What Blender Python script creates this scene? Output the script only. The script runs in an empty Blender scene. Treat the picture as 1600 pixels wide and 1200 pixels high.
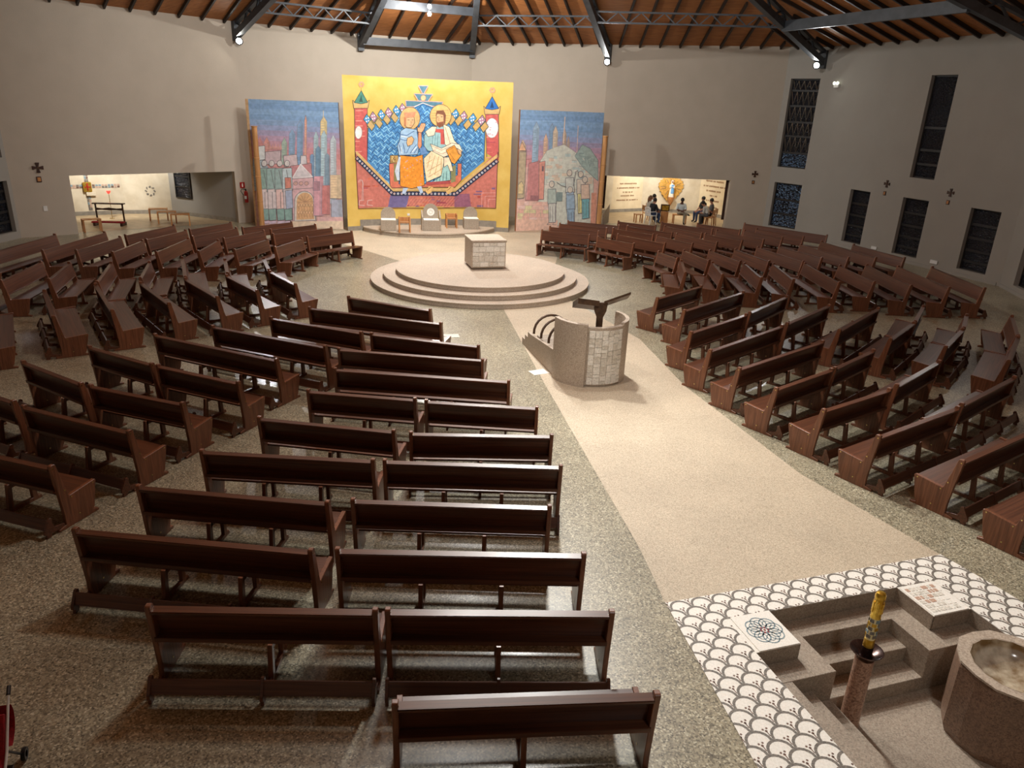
import bpy, bmesh, math, random
from mathutils import Vector, Matrix
random.seed(7)
S = bpy.context.scene
COL = S.collection
PI = math.pi

# ---------------------------------------------------------------- camera
cam_d = bpy.data.cameras.new('camera'); cam = bpy.data.objects.new('camera', cam_d); COL.objects.link(cam)
cam_d.sensor_fit = 'HORIZONTAL'; cam_d.sensor_width = 36.0; cam_d.lens = 1158.03 / 1600 * 36.0
cam_d.clip_end = 200
_r = Vector((0.99917285, 0.01442171, 0.03802134)); _u = Vector((-0.04066458, 0.35435712, 0.93422558)); _b = Vector((0.0, -0.93499896, 0.35465046))
cam.matrix_world = Matrix(((_r.x, _u.x, _b.x, 0), (_r.y, _u.y, _b.y, 0), (_r.z, _u.z, _b.z, 5.7), (0, 0, 0, 1)))
S.camera = cam

# ---------------------------------------------------------------- world, exposure
w = bpy.data.worlds.new('night'); S.world = w; w.use_nodes = True
w.node_tree.nodes['Background'].inputs[0].default_value = (0.02, 0.03, 0.06, 1); w.node_tree.nodes['Background'].inputs[1].default_value = 0.15
S.view_settings.view_transform = 'Standard'; S.view_settings.look = 'None'; S.view_settings.gamma = 1.0
S.view_settings.use_curve_mapping = False
S.view_settings.exposure = 0.0

def spot(name, loc, target, power, angle, color=(1, .9, .75), blend=.6, radius=.15):
    d = bpy.data.lights.new(name, 'SPOT'); d.energy = power; d.spot_size = math.radians(angle); d.spot_blend = blend
    d.color = color; d.shadow_soft_size = radius
    o = bpy.data.objects.new(name, d); COL.objects.link(o); o.location = loc
    o.rotation_euler = (Vector(target) - Vector(loc)).to_track_quat('-Z', 'Y').to_euler()
    return o
def point(name, loc, power, color=(1, .9, .75), radius=.25):
    d = bpy.data.lights.new(name, 'POINT'); d.energy = power; d.color = color; d.shadow_soft_size = radius
    o = bpy.data.objects.new(name, d); COL.objects.link(o); o.location = loc
    return o
# lamps hung under the crown of the roof, all round the altar and over the aisle, then an added wall wash and rear fill
WARM = (1, .99, .94); NEUT = (1, .985, .95); COOL = (.95, .97, 1)
spot('crown_lamp_mural', (-2.2, 25.6, 11.6), (-4.2, 34.6, 2.8), 2350, 84, WARM, .8, .3)
spot('crown_lamp_mural_low', (-3.2, 27.0, 11.6), (-4.4, 31.6, 0), 2400, 44, WARM, .8, .3)
spot('crown_lamp_altar', (-1.9, 26.6, 11.8), (-1.0, 22.6, 0), 4600, 74, WARM, .8, .3)
spot('crown_lamp_aisle', (.6, 20.5, 11.8), (2.6, 13.0, 0), 4300, 62, WARM, .9, .3)
spot('crown_lamp_font', (1.0, 17.0, 11.6), (3.6, 8.4, 0), 5000, 62, WARM, .9, .3)
point('crown_glow', (-1.2, 23.5, 11.0), 1200, NEUT, .5)
spot('wall_wash_fill', (-1.5, 21.5, 11.4), (-3.5, 40.0, 5.0), 2700, 128, NEUT, .5, .4)  # added wash that keeps the back wall bright and the side pews dim
point('rear_fill', (-.8, 13.0, 10.2), 1150, NEUT, .5)  # added fill for the rear of the nave, not a hung lamp

# lamps over the loft, aimed back at the altar, the ambo and the font
spot('loft_lamp_altar', (.5, 5.5, 10.4), (-1.1, 24.5, .6), 2600, 34, NEUT, .8, .3)
spot('loft_lamp_ambo', (1.5, 4.5, 10.0), (1.9, 15.4, .7), 2100, 34, NEUT, .8, .3)
spot('loft_lamp_font', (3.2, 1.0, 8.4), (4.6, 7.4, -.4), 520, 62, NEUT, .8, .3)

# ---------------------------------------------------------------- materials
def L(c):
    if max(c) > 1.0: c = [x / 255 for x in c]
    return tuple((x / 12.92 if x <= .04045 else ((x + .055) / 1.055) ** 2.4) for x in c[:3]) + (1,)
MATS = {}
def base_mat(name, rough=.5, metal=0.0, spec=.5):
    m = bpy.data.materials.new(name); m.use_nodes = True
    b = m.node_tree.nodes['Principled BSDF']
    b.inputs['Roughness'].default_value = rough; b.inputs['Metallic'].default_value = metal; b.inputs['Specular IOR Level'].default_value = spec
    MATS[name] = m
    return m, m.node_tree.nodes, m.node_tree.links, b
def noisy(name, c1, c2, scale=4.0, rough=.5, metal=0.0, bump=0.0, bscale=None, detail=3.0, lo=.35, hi=.65, spec=.5, stretch=(1, 1, 1), emit=None, dist=.02):
    m, N, K, b = base_mat(name, rough, metal, spec)
    tc = N.new('ShaderNodeTexCoord'); mp = N.new('ShaderNodeMapping'); mp.inputs['Scale'].default_value = stretch
    K.new(tc.outputs['Object'], mp.inputs['Vector'])
    n = N.new('ShaderNodeTexNoise'); n.inputs['Scale'].default_value = scale; n.inputs['Detail'].default_value = detail
    K.new(mp.outputs[0], n.inputs['Vector'])
    r = N.new('ShaderNodeValToRGB'); r.color_ramp.elements[0].position = lo; r.color_ramp.elements[1].position = hi
    r.color_ramp.elements[0].color = L(c1); r.color_ramp.elements[1].color = L(c2)
    K.new(n.outputs['Fac'], r.inputs['Fac']); K.new(r.outputs['Color'], b.inputs['Base Color'])
    if bump:
        bp = N.new('ShaderNodeBump'); bp.inputs['Strength'].default_value = bump; bp.inputs['Distance'].default_value = dist
        n2 = n
        if bscale:
            n2 = N.new('ShaderNodeTexNoise'); n2.inputs['Scale'].default_value = bscale; n2.inputs['Detail'].default_value = 3
            K.new(mp.outputs[0], n2.inputs['Vector'])
        K.new(n2.outputs['Fac'], bp.inputs['Height']); K.new(bp.outputs['Normal'], b.inputs['Normal'])
    if emit:
        b.inputs['Emission Color'].default_value = L(emit[0]); b.inputs['Emission Strength'].default_value = emit[1]
    return m
def speckle(name, cols, scale, rough, coat=0.0, bump=0.0, blotch=.15):
    """granite: voronoi grains of several colours with a large soft variation"""
    m, N, K, b = base_mat(name, rough)
    tc = N.new('ShaderNodeTexCoord')
    v = N.new('ShaderNodeTexVoronoi'); v.inputs['Scale'].default_value = scale; v.inputs['Randomness'].default_value = 1
    K.new(tc.outputs['Object'], v.inputs['Vector'])
    sp = N.new('ShaderNodeSeparateColor'); K.new(v.outputs['Color'], sp.inputs[0])
    r = N.new('ShaderNodeValToRGB'); r.color_ramp.interpolation = 'LINEAR'
    e = r.color_ramp.elements
    e[0].position = 0; e[0].color = L(cols[0]); e[1].position = 1; e[1].color = L(cols[-1])
    for i, c in enumerate(cols[1:-1]):
        x = e.new((i + 1) / (len(cols) - 1)); x.color = L(c)
    K.new(sp.outputs[0], r.inputs['Fac'])
    n = N.new('ShaderNodeTexNoise'); n.inputs['Scale'].default_value = .9; n.inputs['Detail'].default_value = 6
    K.new(tc.outputs['Object'], n.inputs['Vector'])
    mr = N.new('ShaderNodeMapRange'); mr.inputs[1].default_value = .3; mr.inputs[2].default_value = .7; mr.inputs[3].default_value = 1 - blotch; mr.inputs[4].default_value = 1 + blotch
    K.new(n.outputs['Fac'], mr.inputs[0])
    mx = N.new('ShaderNodeVectorMath'); mx.operation = 'SCALE'
    K.new(r.outputs['Color'], mx.inputs[0]); K.new(mr.outputs[0], mx.inputs['Scale'])
    K.new(mx.outputs[0], b.inputs['Base Color'])
    b.inputs['Coat Weight'].default_value = coat; b.inputs['Coat Roughness'].default_value = .18
    if bump:
        bp = N.new('ShaderNodeBump'); bp.inputs['Strength'].default_value = bump; bp.inputs['Distance'].default_value = .004
        K.new(v.outputs['Distance'], bp.inputs['Height']); K.new(bp.outputs['Normal'], b.inputs['Normal'])
    return m
def wood(name, c1, c2, rough=.32, grain=(1.2, 26, 26), coat=.25, vary=.22):
    m, N, K, b = base_mat(name, rough)
    tc = N.new('ShaderNodeTexCoord'); mp = N.new('ShaderNodeMapping'); mp.inputs['Scale'].default_value = grain
    oi = N.new('ShaderNodeObjectInfo'); ad = N.new('ShaderNodeVectorMath'); ad.operation = 'ADD'
    K.new(tc.outputs['Object'], mp.inputs['Vector']); K.new(mp.outputs[0], ad.inputs[0]); K.new(oi.outputs['Location'], ad.inputs[1])
    n = N.new('ShaderNodeTexNoise'); n.inputs['Scale'].default_value = 1.6; n.inputs['Detail'].default_value = 6; n.inputs['Distortion'].default_value = .6
    K.new(ad.outputs[0], n.inputs['Vector'])
    r = N.new('ShaderNodeValToRGB'); r.color_ramp.elements[0].position = .3; r.color_ramp.elements[1].position = .7
    r.color_ramp.elements[0].color = L(c1); r.color_ramp.elements[1].color = L(c2)
    K.new(n.outputs['Fac'], r.inputs['Fac'])
    mr = N.new('ShaderNodeMapRange'); mr.inputs[3].default_value = 1 - vary; mr.inputs[4].default_value = 1 + vary
    K.new(oi.outputs['Random'], mr.inputs[0])
    mx = N.new('ShaderNodeVectorMath'); mx.operation = 'SCALE'
    K.new(r.outputs['Color'], mx.inputs[0]); K.new(mr.outputs[0], mx.inputs['Scale']); K.new(mx.outputs[0], b.inputs['Base Color'])
    b.inputs['Coat Weight'].default_value = coat; b.inputs['Coat Roughness'].default_value = .2
    return m
def painted(name, rough=.75):
    """colours laid on face by face (a painted picture), with a little brush variation"""
    m, N, K, b = base_mat(name, rough, 0, .25)
    a = N.new('ShaderNodeAttribute'); a.attribute_name = 'paint'
    tc = N.new('ShaderNodeTexCoord'); n = N.new('ShaderNodeTexNoise'); n.inputs['Scale'].default_value = 7; n.inputs['Detail'].default_value = 5
    K.new(tc.outputs['Object'], n.inputs['Vector'])
    mr = N.new('ShaderNodeMapRange'); mr.inputs[1].default_value = .3; mr.inputs[2].default_value = .7; mr.inputs[3].default_value = .92; mr.inputs[4].default_value = 1.25
    K.new(n.outputs['Fac'], mr.inputs[0])
    mx = N.new('ShaderNodeVectorMath'); mx.operation = 'SCALE'
    K.new(a.outputs['Color'], mx.inputs[0]); K.new(mr.outputs[0], mx.inputs['Scale']); K.new(mx.outputs[0], b.inputs['Base Color'])
    return m

speckle('floor_granite', [(84, 79, 66), (138, 130, 109), (172, 163, 137), (114, 107, 89), (205, 198, 173)], 58, .36, .18, 0, .14)
speckle('aisle_granite', [(160, 146, 124), (184, 169, 146), (202, 187, 163), (168, 152, 130)], 75, .62, 0, .1, .08)
speckle('step_granite', [(132, 120, 106), (154, 140, 124), (170, 157, 140), (144, 129, 114)], 70, .6, 0, .1, .1)
speckle('altar_granite', [(158, 142, 126), (180, 164, 146), (194, 180, 162), (168, 150, 134)], 60, .55, 0, .1, .08)
speckle('pillar_granite', [(120, 84, 66), (164, 126, 104), (186, 148, 124), (142, 104, 82)], 60, .4, .2, 0, .15)
speckle('font_granite', [(96, 72, 58), (124, 98, 80), (142, 114, 94), (112, 86, 70)], 70, .5, .1, .1, .2)
noisy('wall_plaster', (180, 169, 155), (188, 177, 163), 1.3, .9, 0, .12, 26, 6, .2, .8, .2)
noisy('wall_plaster_grey', (150, 146, 139), (156, 152, 145), 1.1, .9, 0, .08, 26, 5, .2, .8, .2)
noisy('chapel_plaster', (200, 186, 162), (214, 202, 180), 2.0, .85, 0, .05, 20, spec=.2)
noisy('chapel_panel', (214, 196, 164), (224, 208, 178), 2.0, .8, 0, .03, 20, spec=.2)
noisy('chapel_floor', (170, 148, 116), (190, 168, 134), 3.0, .35)
noisy('base_strip', (128, 122, 112), (146, 138, 126), 6, .6)
wood('pew_wood', (68, 38, 25), (104, 63, 42), .36, (1.2, 22, 22), .18, .14)
wood('pew_panel', (94, 56, 37), (138, 88, 61), .36, (22, 22, 1.2), .2, .12)
wood('light_wood', (160, 104, 58), (192, 138, 84), .45, (14, 14, 1.5), .1)
wood('dark_wood', (44, 22, 14), (66, 34, 22), .4, (1.2, 20, 20), .2)
wood('post_wood', (176, 122, 70), (208, 158, 104), .55, (12, 12, .6), .1)
wood('ceiling_wood', (138, 84, 42), (176, 114, 62), .65, (.8, 9, 9), 0, .12)
wood('rib_wood', (26, 17, 12), (42, 28, 20), .6, (2, 20, 20), 0)
noisy('steel', (52, 56, 62), (66, 70, 76), 3, .5, .1)
noisy('black_metal', (22, 22, 24), (34, 34, 36), 6, .4, .4)
noisy('brass', (178, 150, 92), (214, 190, 130), 20, .25, .9)
noisy('gold', (196, 152, 44), (236, 200, 92), 14, .28, .85, .15, 30)
noisy('white_paint', (226, 224, 216), (238, 236, 230), 8, .5)
noisy('white_plastic', (214, 214, 212), (230, 230, 228), 5, .35)
noisy('paper', (232, 228, 216), (242, 238, 228), 12, .8)
noisy('red_paint', (150, 20, 18), (176, 30, 26), 8, .35)
noisy('red_fabric', (128, 14, 22), (160, 24, 34), 30, .85, 0, .2)
noisy('hoop_metal', (64, 46, 32), (84, 62, 44), 10, .45, .3)
noisy('bronze', (66, 48, 36), (92, 68, 50), 9, .4, .4)
noisy('dish_metal', (50, 36, 34), (78, 58, 52), 9, .22, .6)
noisy('candle_wax', (228, 214, 160), (240, 228, 184), 10, .5)
noisy('mosaic_white', (232, 228, 217), (246, 242, 233), 55, .5, 0, .3, 70, 2, dist=.003)
noisy('mosaic_grey', (92, 88, 82), (138, 130, 120), 60, .55, 0, .3, 70, 2, dist=.003)
noisy('mosaic_brown', (92, 70, 60), (128, 96, 82), 60, .55)
noisy('mosaic_blue', (96, 120, 132), (150, 168, 172), 50, .5)
noisy('mosaic_red', (120, 44, 50), (150, 66, 66), 50, .5)
noisy('mosaic_rose', (176, 138, 118), (204, 176, 156), 50, .5)
noisy('mosaic_gold', (206, 150, 62), (236, 188, 104), 22, .4, .3, .2, 40)
noisy('relief_stone', (222, 217, 206), (244, 240, 230), 26, .7, 0, .8, 34, 4, dist=.02)
noisy('relief_stone_dark', (200, 193, 180), (228, 222, 210), 26, .7, 0, .8, 30, 4, dist=.02)
noisy('basin_marble', (128, 100, 62), (206, 192, 166), 5, .15, 0, 0, None, 6, .4, .62)
noisy('yellow_paint', (210, 174, 86), (224, 194, 110), 1.6, .7, 0, .04, 14, 6, .3, .7, .25)
noisy('yellow_edge', (184, 148, 62), (200, 164, 78), 2, .8)
noisy('mural_back', (150, 100, 60), (170, 118, 76), 3, .8)
noisy('window_frame', (16, 13, 12), (24, 19, 17), 8, .5)
noisy('window_reveal', (120, 104, 84), (138, 122, 100), 5, .8)
noisy('text_brown', (150, 116, 86), (166, 130, 98), 10, .8)
noisy('skin', (150, 104, 82), (172, 122, 98), 12, .6)
noisy('skin_dark', (92, 60, 46), (112, 76, 58), 12, .6)
noisy('hair_dark', (22, 17, 15), (38, 28, 24), 30, .6, 0, .3)
noisy('hair_brown', (104, 72, 48), (134, 96, 66), 30, .6, 0, .3)
noisy('cloth_black', (20, 20, 23), (34, 34, 38), 20, .9)
noisy('cloth_grey', (70, 70, 72), (92, 92, 94), 20, .9)
noisy('cloth_white', (196, 206, 208), (220, 228, 228), 20, .9)
noisy('cloth_pale', (186, 186, 180), (206, 206, 200), 20, .9)
noisy('denim', (40, 54, 86), (60, 76, 112), 40, .9)
noisy('khaki', (140, 134, 118), (160, 152, 136), 30, .9)
noisy('shoe', (40, 36, 34), (60, 54, 50), 20, .7)
noisy('plaster_blue', (70, 130, 190), (120, 170, 214), 10, .5)
noisy('plaster_cream', (226, 214, 196), (240, 230, 214), 10, .5)
painted('mural_paint')
def glass_night(name):
    m, N, K, b = base_mat(name, .08, 0, .6)
    tc = N.new('ShaderNodeTexCoord'); v = N.new('ShaderNodeTexVoronoi'); v.inputs['Scale'].default_value = 14
    mp = N.new('ShaderNodeMapping'); mp.inputs['Scale'].default_value = (1, 1, 2.6); mp.inputs['Rotation'].default_value = (.5, .6, .4)
    K.new(tc.outputs['Object'], mp.inputs[0]); K.new(mp.outputs[0], v.inputs['Vector'])
    r = N.new('ShaderNodeValToRGB'); r.color_ramp.elements[0].position = .0; r.color_ramp.elements[1].position = 1
    r.color_ramp.elements[0].color = (.004, .004, .005, 1); r.color_ramp.elements[1].color = (.016, .02, .03, 1)
    sp = N.new('ShaderNodeSeparateColor'); K.new(v.outputs['Color'], sp.inputs[0])
    K.new(sp.outputs[1], r.inputs['Fac']); K.new(r.outputs['Color'], b.inputs['Base Color'])
    bp = N.new('ShaderNodeBump'); bp.inputs['Strength'].default_value = .8; bp.inputs['Distance'].default_value = .05
    K.new(v.outputs['Distance'], bp.inputs['Height']); K.new(bp.outputs['Normal'], b.inputs['Normal'])
    return m
glass_night('night_glass')
glass_night('night_glass_glint')
_r = [n for n in MATS['night_glass_glint'].node_tree.nodes if n.type == 'VALTORGB'][0].color_ramp.elements
_r[0].position = .55; _r[0].color = (.004, .006, .012, 1); _r[1].color = (.16, .26, .42, 1)  # blue glints put into the pane colour as scattered brighter cells
noisy('lamp_lens', (255, 255, 250), (255, 255, 255), 3, .3, emit=((255, 252, 240), 220))
noisy('bulb', (255, 255, 250), (255, 255, 255), 3, .3, emit=((255, 250, 240), 12))
noisy('emergency_lens', (240, 245, 230), (255, 255, 250), 3, .3, emit=((246, 250, 226), 1.6))
noisy('red_glow', (220, 40, 40), (240, 70, 60), 3, .3, emit=((255, 60, 50), 2.0))
def water_mat():
    m, N, K, b = base_mat('water', .04, 0, .5)
    b.inputs['Base Color'].default_value = (.7, .75, .75, 1); b.inputs['Alpha'].default_value = .06
    return m
water_mat()
def blue_pattern():
    m, N, K, b = base_mat('mural_blue', .7, 0, .25)
    tc = N.new('ShaderNodeTexCoord'); mp = N.new('ShaderNodeMapping'); mp.inputs['Rotation'].default_value = (0, .785, 0)
    K.new(tc.outputs['Object'], mp.inputs[0])
    br = N.new('ShaderNodeTexChecker'); br.inputs['Scale'].default_value = 2.2
    br.inputs['Color1'].default_value = L((52, 112, 172)); br.inputs['Color2'].default_value = L((40, 96, 156))
    K.new(mp.outputs[0], br.inputs['Vector'])
    wv = N.new('ShaderNodeTexWave'); wv.inputs['Scale'].default_value = 1.5; wv.inputs['Distortion'].default_value = 9; wv.inputs['Detail'].default_value = 2; wv.inputs['Detail Scale'].default_value = 2.5
    wv.bands_direction = 'DIAGONAL'
    K.new(tc.outputs['Object'], wv.inputs['Vector'])
    r = N.new('ShaderNodeValToRGB'); e = r.color_ramp.elements
    e[0].position = .0; e[0].color = L((20, 62, 116)); e[1].position = 1; e[1].color = L((150, 204, 228)); x = e.new(.45); x.color = L((58, 122, 178))
    K.new(wv.outputs['Fac'], r.inputs['Fac'])
    mx = N.new('ShaderNodeMix'); mx.data_type = 'RGBA'; mx.inputs[0].default_value = .6
    K.new(br.outputs['Color'], mx.inputs[6]); K.new(r.outputs['Color'], mx.inputs[7]); K.new(mx.outputs[2], b.inputs['Base Color'])
blue_pattern()

# ---------------------------------------------------------------- mesh helpers
class MB:
    """collects faces (with a material slot each) and links them as ONE mesh object"""
    def __init__(s): s.v = []; s.f = []; s.m = []
    def face(s, pts, mi=0):
        i = len(s.v); s.v += [tuple(p) for p in pts]; s.f.append(tuple(range(i, i + len(pts)))); s.m.append(mi)
    def poly(s, verts, faces, mi=0):
        i = len(s.v); s.v += [tuple(p) for p in verts]
        for f in faces: s.f.append(tuple(i + k for k in f)); s.m.append(mi)
    def box(s, x0, x1, y0, y1, z0, z1, mi=0, M=None):
        P = [(x, y, z) for x in (x0, x1) for y in (y0, y1) for z in (z0, z1)]
        if M: P = [tuple(M @ Vector(p)) for p in P]
        s.poly(P, [(0, 1, 3, 2), (4, 6, 7, 5), (0, 4, 5, 1), (2, 3, 7, 6), (0, 2, 6, 4), (1, 5, 7, 3)], mi)
    def prism(s, prof, f0, f1, mi=0):
        """profile points mapped by f0 / f1 to the two end caps"""
        n = len(prof); a = [f0(p) for p in prof]; b = [f1(p) for p in prof]
        s.poly(a + b, [tuple(range(n - 1, -1, -1)), tuple(range(n, 2 * n))] + [(i, (i + 1) % n, n + (i + 1) % n, n + i) for i in range(n)], mi)
    def tube(s, pts, r, n=8, mi=0, cap=True):
        pts = [Vector(p) for p in pts]; rs = r if isinstance(r, (list, tuple)) else [r] * len(pts)
        rings = []
        for i, p in enumerate(pts):
            d = (pts[min(i + 1, len(pts) - 1)] - pts[max(i - 1, 0)]).normalized()
            a = d.orthogonal().normalized() if i == 0 else (rings_a - rings_a.dot(d) * d).normalized()
            rings_a = a; b = d.cross(a)
            rings.append([p + (a * math.cos(2 * PI * k / n) + b * math.sin(2 * PI * k / n)) * rs[i] for k in range(n)])
        V = [v for R in rings for v in R]; F = []
        for i in range(len(pts) - 1):
            for k in range(n): F.append((i * n + k, i * n + (k + 1) % n, (i + 1) * n + (k + 1) % n, (i + 1) * n + k))
        if cap: F += [tuple(range(n - 1, -1, -1)), tuple(range((len(pts) - 1) * n, len(pts) * n))]
        s.poly(V, F, mi)
    def lathe(s, prof, n=24, c=(0, 0, 0), mi=0, a0=0, a1=2 * PI, sx=1, sy=1):
        full = abs(a1 - a0 - 2 * PI) < 1e-6; m = n if full else n + 1
        V = []
        for (r, z) in prof:
            for k in range(m):
                t = a0 + (a1 - a0) * k / n
                V.append((c[0] + r * math.cos(t) * sx, c[1] + r * math.sin(t) * sy, c[2] + z))
        F = []
        for i in range(len(prof) - 1):
            for k in range(n):
                k2 = (k + 1) % m if full else k + 1
                F.append((i * m + k, i * m + k2, (i + 1) * m + k2, (i + 1) * m + k))
        s.poly(V, F, mi)
    def mesh(s, name, mats, bevel=0, seg=1, smooth=False, merge=True):
        me = bpy.data.meshes.new(name); me.from_pydata(s.v, [], s.f)
        for m in (mats if isinstance(mats, (list, tuple)) else [mats]): me.materials.append(MATS[m])
        me.polygons.foreach_set('material_index', s.m)
        bm = bmesh.new(); bm.from_mesh(me)
        if merge: bmesh.ops.remove_doubles(bm, verts=bm.verts, dist=1e-5)
        bmesh.ops.recalc_face_normals(bm, faces=bm.faces)
        if bevel: bmesh.ops.bevel(bm, geom=[e for e in bm.edges if len(e.link_faces) == 2 and e.calc_face_angle(0) > .5], offset=bevel, segments=seg, affect='EDGES', profile=.6)
        if smooth:
            for f in bm.faces: f.smooth = True
            for e in bm.edges:
                if len(e.link_faces) == 2 and e.calc_face_angle(0) > .7: e.smooth = False
        bm.to_mesh(me); bm.free(); me.update()
        return me
    def build(s, name, mats, parent=None, loc=(0, 0, 0), rot=(0, 0, 0), **kw):
        return link(name, s.mesh(name, mats, **kw), parent, loc, rot)
def link(name, me, parent=None, loc=(0, 0, 0), rot=(0, 0, 0), scale=(1, 1, 1)):
    o = bpy.data.objects.new(name, me); COL.objects.link(o)
    o.parent = parent; o.location = loc; o.rotation_euler = rot; o.scale = scale
    return o
def tag(o, label, cat, group=None):
    o['label'] = label; o['category'] = cat
    if group: o['group'] = group
    return o
def thing(name, label, cat, loc=(0, 0, 0), rz=0, group=None):
    o = bpy.data.objects.new(name, None); COL.objects.link(o); o.location = loc; o.rotation_euler = (0, 0, rz); o.empty_display_size = .1
    return tag(o, label, cat, group)
def struct(o): o['kind'] = 'structure'; return o
def clip(poly, a, b, c):
    """keep the part of a polygon where a*x + b*y <= c"""
    out = []
    for i, p in enumerate(poly):
        q = poly[(i + 1) % len(poly)]; dp = a * p[0] + b * p[1] - c; dq = a * q[0] + b * q[1] - c
        if dp <= 0: out.append(p)
        if dp * dq < 0:
            t = dp / (dp - dq); out.append((p[0] + (q[0] - p[0]) * t, p[1] + (q[1] - p[1]) * t))
    return out
ORD = ['first', 'second', 'third', 'fourth', 'fifth', 'sixth', 'seventh', 'eighth', 'ninth', 'tenth', 'eleventh', 'twelfth']
# ================================================================ THE SETTING
CEN = Vector((-1.0, 23.5))
WP = {'a': (-14.0, -3.0, 8.7), 'b': (-19.0, 10.0, 8.7), 'L': (-19.9, 22.5, 8.7), '0': (-19.5, 29.0, 8.7), '1': (-12.52, 34.99, 8.5), '2': (-7.9, 38.7, 8.48),
      '3': (-2.7, 41.0, 8.47), '4': (4.0, 39.0, 8.47), '5': (12.7, 39.2, 8.72), '6': (13.9, 37.7, 8.66), '7': (17.96, 27.34, 8.72), '8': (16.9, 21.5, 8.7),
      'c': (17.5, 10.0, 8.7), 'd': (14.0, -3.0, 8.7)}
class Facet:
    def __init__(s, i, j):
        s.A = Vector(WP[i]); s.B = Vector(WP[j]); d = (s.B - s.A).xy; s.len = d.length; s.e = d.normalized()
        n = Vector((-s.e.y, s.e.x)); s.n = n if n.dot(CEN - s.A.xy) > 0 else -n
    def at(s, t, z, off=0.0):
        p = s.A.xy + s.e * t + s.n * off; return Vector((p.x, p.y, z))
    def top(s, t): return s.A.z + (s.B.z - s.A.z) * t / s.len
    def yaw(s): return math.atan2(s.e.y, s.e.x)
def wall(name, i, j, holes=(), mat='wall_plaster', depth=.3):
    F = Facet(i, j); mb = MB()
    ss = sorted({0.0, F.len, *[h[0] for h in holes], *[h[1] for h in holes]}); zs = sorted({0.0, 8.0, *[h[2] for h in holes], *[h[3] for h in holes]})
    for a, b in zip(ss, ss[1:]):
        for c, d in zip(zs, zs[1:] + [None]):
            if d is None:
                mb.face([F.at(a, c), F.at(b, c), F.at(b, F.top(b)), F.at(a, F.top(a))]); continue
            ms, mz = (a + b) / 2, (c + d) / 2
            if any(h[0] < ms < h[1] and h[2] < mz < h[3] for h in holes): continue
            mb.face([F.at(a, c), F.at(b, c), F.at(b, d), F.at(a, d)])
    for h in holes:
        q = [(h[0], h[2]), (h[1], h[2]), (h[1], h[3]), (h[0], h[3])]
        for k in range(4):
            p, r = q[k], q[(k + 1) % 4]
            if k == 0 and h[2] == 0: continue
            mb.face([F.at(*p), F.at(*r), F.at(*r, -depth), F.at(*p, -depth)])
    o = mb.build(name, mat); struct(o); return o
WIN_N = [0]
def window(i, j, s0, s1, z0, z1, bars, rev=.2, grille=False, vbars=()):
    F = Facet(i, j); WIN_N[0] += 1
    root = bpy.data.objects.new('window_%d' % WIN_N[0], None); COL.objects.link(root); struct(root)
    p = F.at(s0, z0, -rev); root.location = p; root.rotation_euler = (0, 0, F.yaw())
    sgn = -1 if Vector((-F.e.y, F.e.x)).dot(F.n) > 0 else 1     # local +y points outwards (away from the nave) when sgn = 1
    W, H = s1 - s0, z1 - z0; t = .055
    fr = MB()
    for q in ((0, t, 0, H), (W - t, W, 0, H), (t, W - t, 0, t), (t, W - t, H - t, H)): fr.box(q[0], q[1], -.03, .03, q[2], q[3])
    fr.build('window_frame', 'window_frame', root)
    zs = [t] + [b * H for b in bars] + [H - t]
    for b in bars:
        m = MB(); m.box(t, W - t, -.04, .04, b * H - .045, b * H + .045); m.build('window_bar', 'window_frame', root)
    for a, b in zip(zs, zs[1:]):
        m = MB(); m.box(t, W - t, -.006 + sgn * .0, .006, a, b); m.build('pane', 'night_glass_glint' if i == '5' and (a == t or not grille) else 'night_glass', root)
    if grille:
        for k, (a, b) in enumerate(zip(zs, zs[1:])):
            if k == 0: continue
            n = 5
            for q in range(n):
                x0 = t + (W - 2 * t) * q / n; x1 = t + (W - 2 * t) * (q + 1) / n; xm = (x0 + x1) / 2
                m = MB(); y = -sgn * .03
                m.tube([(x0, y, b - .04), (xm, y, a + .04), (x1, y, b - .04)], .012, 5); m.build('grille_bar', 'window_reveal', root)
    return root

LO = (.28, 2.62)
OPL = (2.0, 8.62, 0, 2.31); OPR = (.14, 6.72, 0, 2.42)
wall('wall_rear', 'a', 'd'); wall('wall_rear_left', 'a', 'b'); wall('wall_left', 'b', 'L', mat='wall_plaster_grey')
wall('wall_left_window', 'L', '0', [(5.1, 6.32, .28, 2.2), (5.1, 6.32, 3.05, 7.3)], 'wall_plaster_grey')
wall('wall_left_chapel', '0', '1', [OPL]); wall('wall_behind_left_mural', '1', '2'); wall('wall_behind_centre', '2', '3'); wall('wall_behind_right_mural', '3', '4')
wall('wall_right_chapel', '4', '5', [OPR])
wall('wall_corner_windows', '5', '6', [(.32, 1.86, .28, 2.45), (.32, 1.86, 3.2, 7.3)], 'wall_plaster_grey')
wall('wall_right', '6', '7', [(3.08, 4.24, *LO), (6.02, 7.3, *LO), (9.22, 10.47, *LO), (6.1, 7.3, 3.44, 7.35)], 'wall_plaster_grey')
wall('wall_right_near', '7', '8', [(1.05, 2.3, *LO)], 'wall_plaster_grey'); wall('wall_right_rear', '8', 'c', mat='wall_plaster_grey'); wall('wall_rear_right', 'c', 'd')
B4 = (.2, .4, .6, .8)
window('L', '0', 5.1, 6.32, .28, 2.2, B4); window('L', '0', 5.1, 6.32, 3.05, 7.3, B4)
window('5', '6', .32, 1.86, .28, 2.45, (.3, .62)); window('5', '6', .32, 1.86, 3.2, 7.3, (.17, .36, .52, .7, .87), grille=True)
for a, b in ((3.08, 4.24), (6.02, 7.3), (9.22, 10.47)): window('6', '7', a, b, *LO, (.14, .32, .52, .74))
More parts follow.
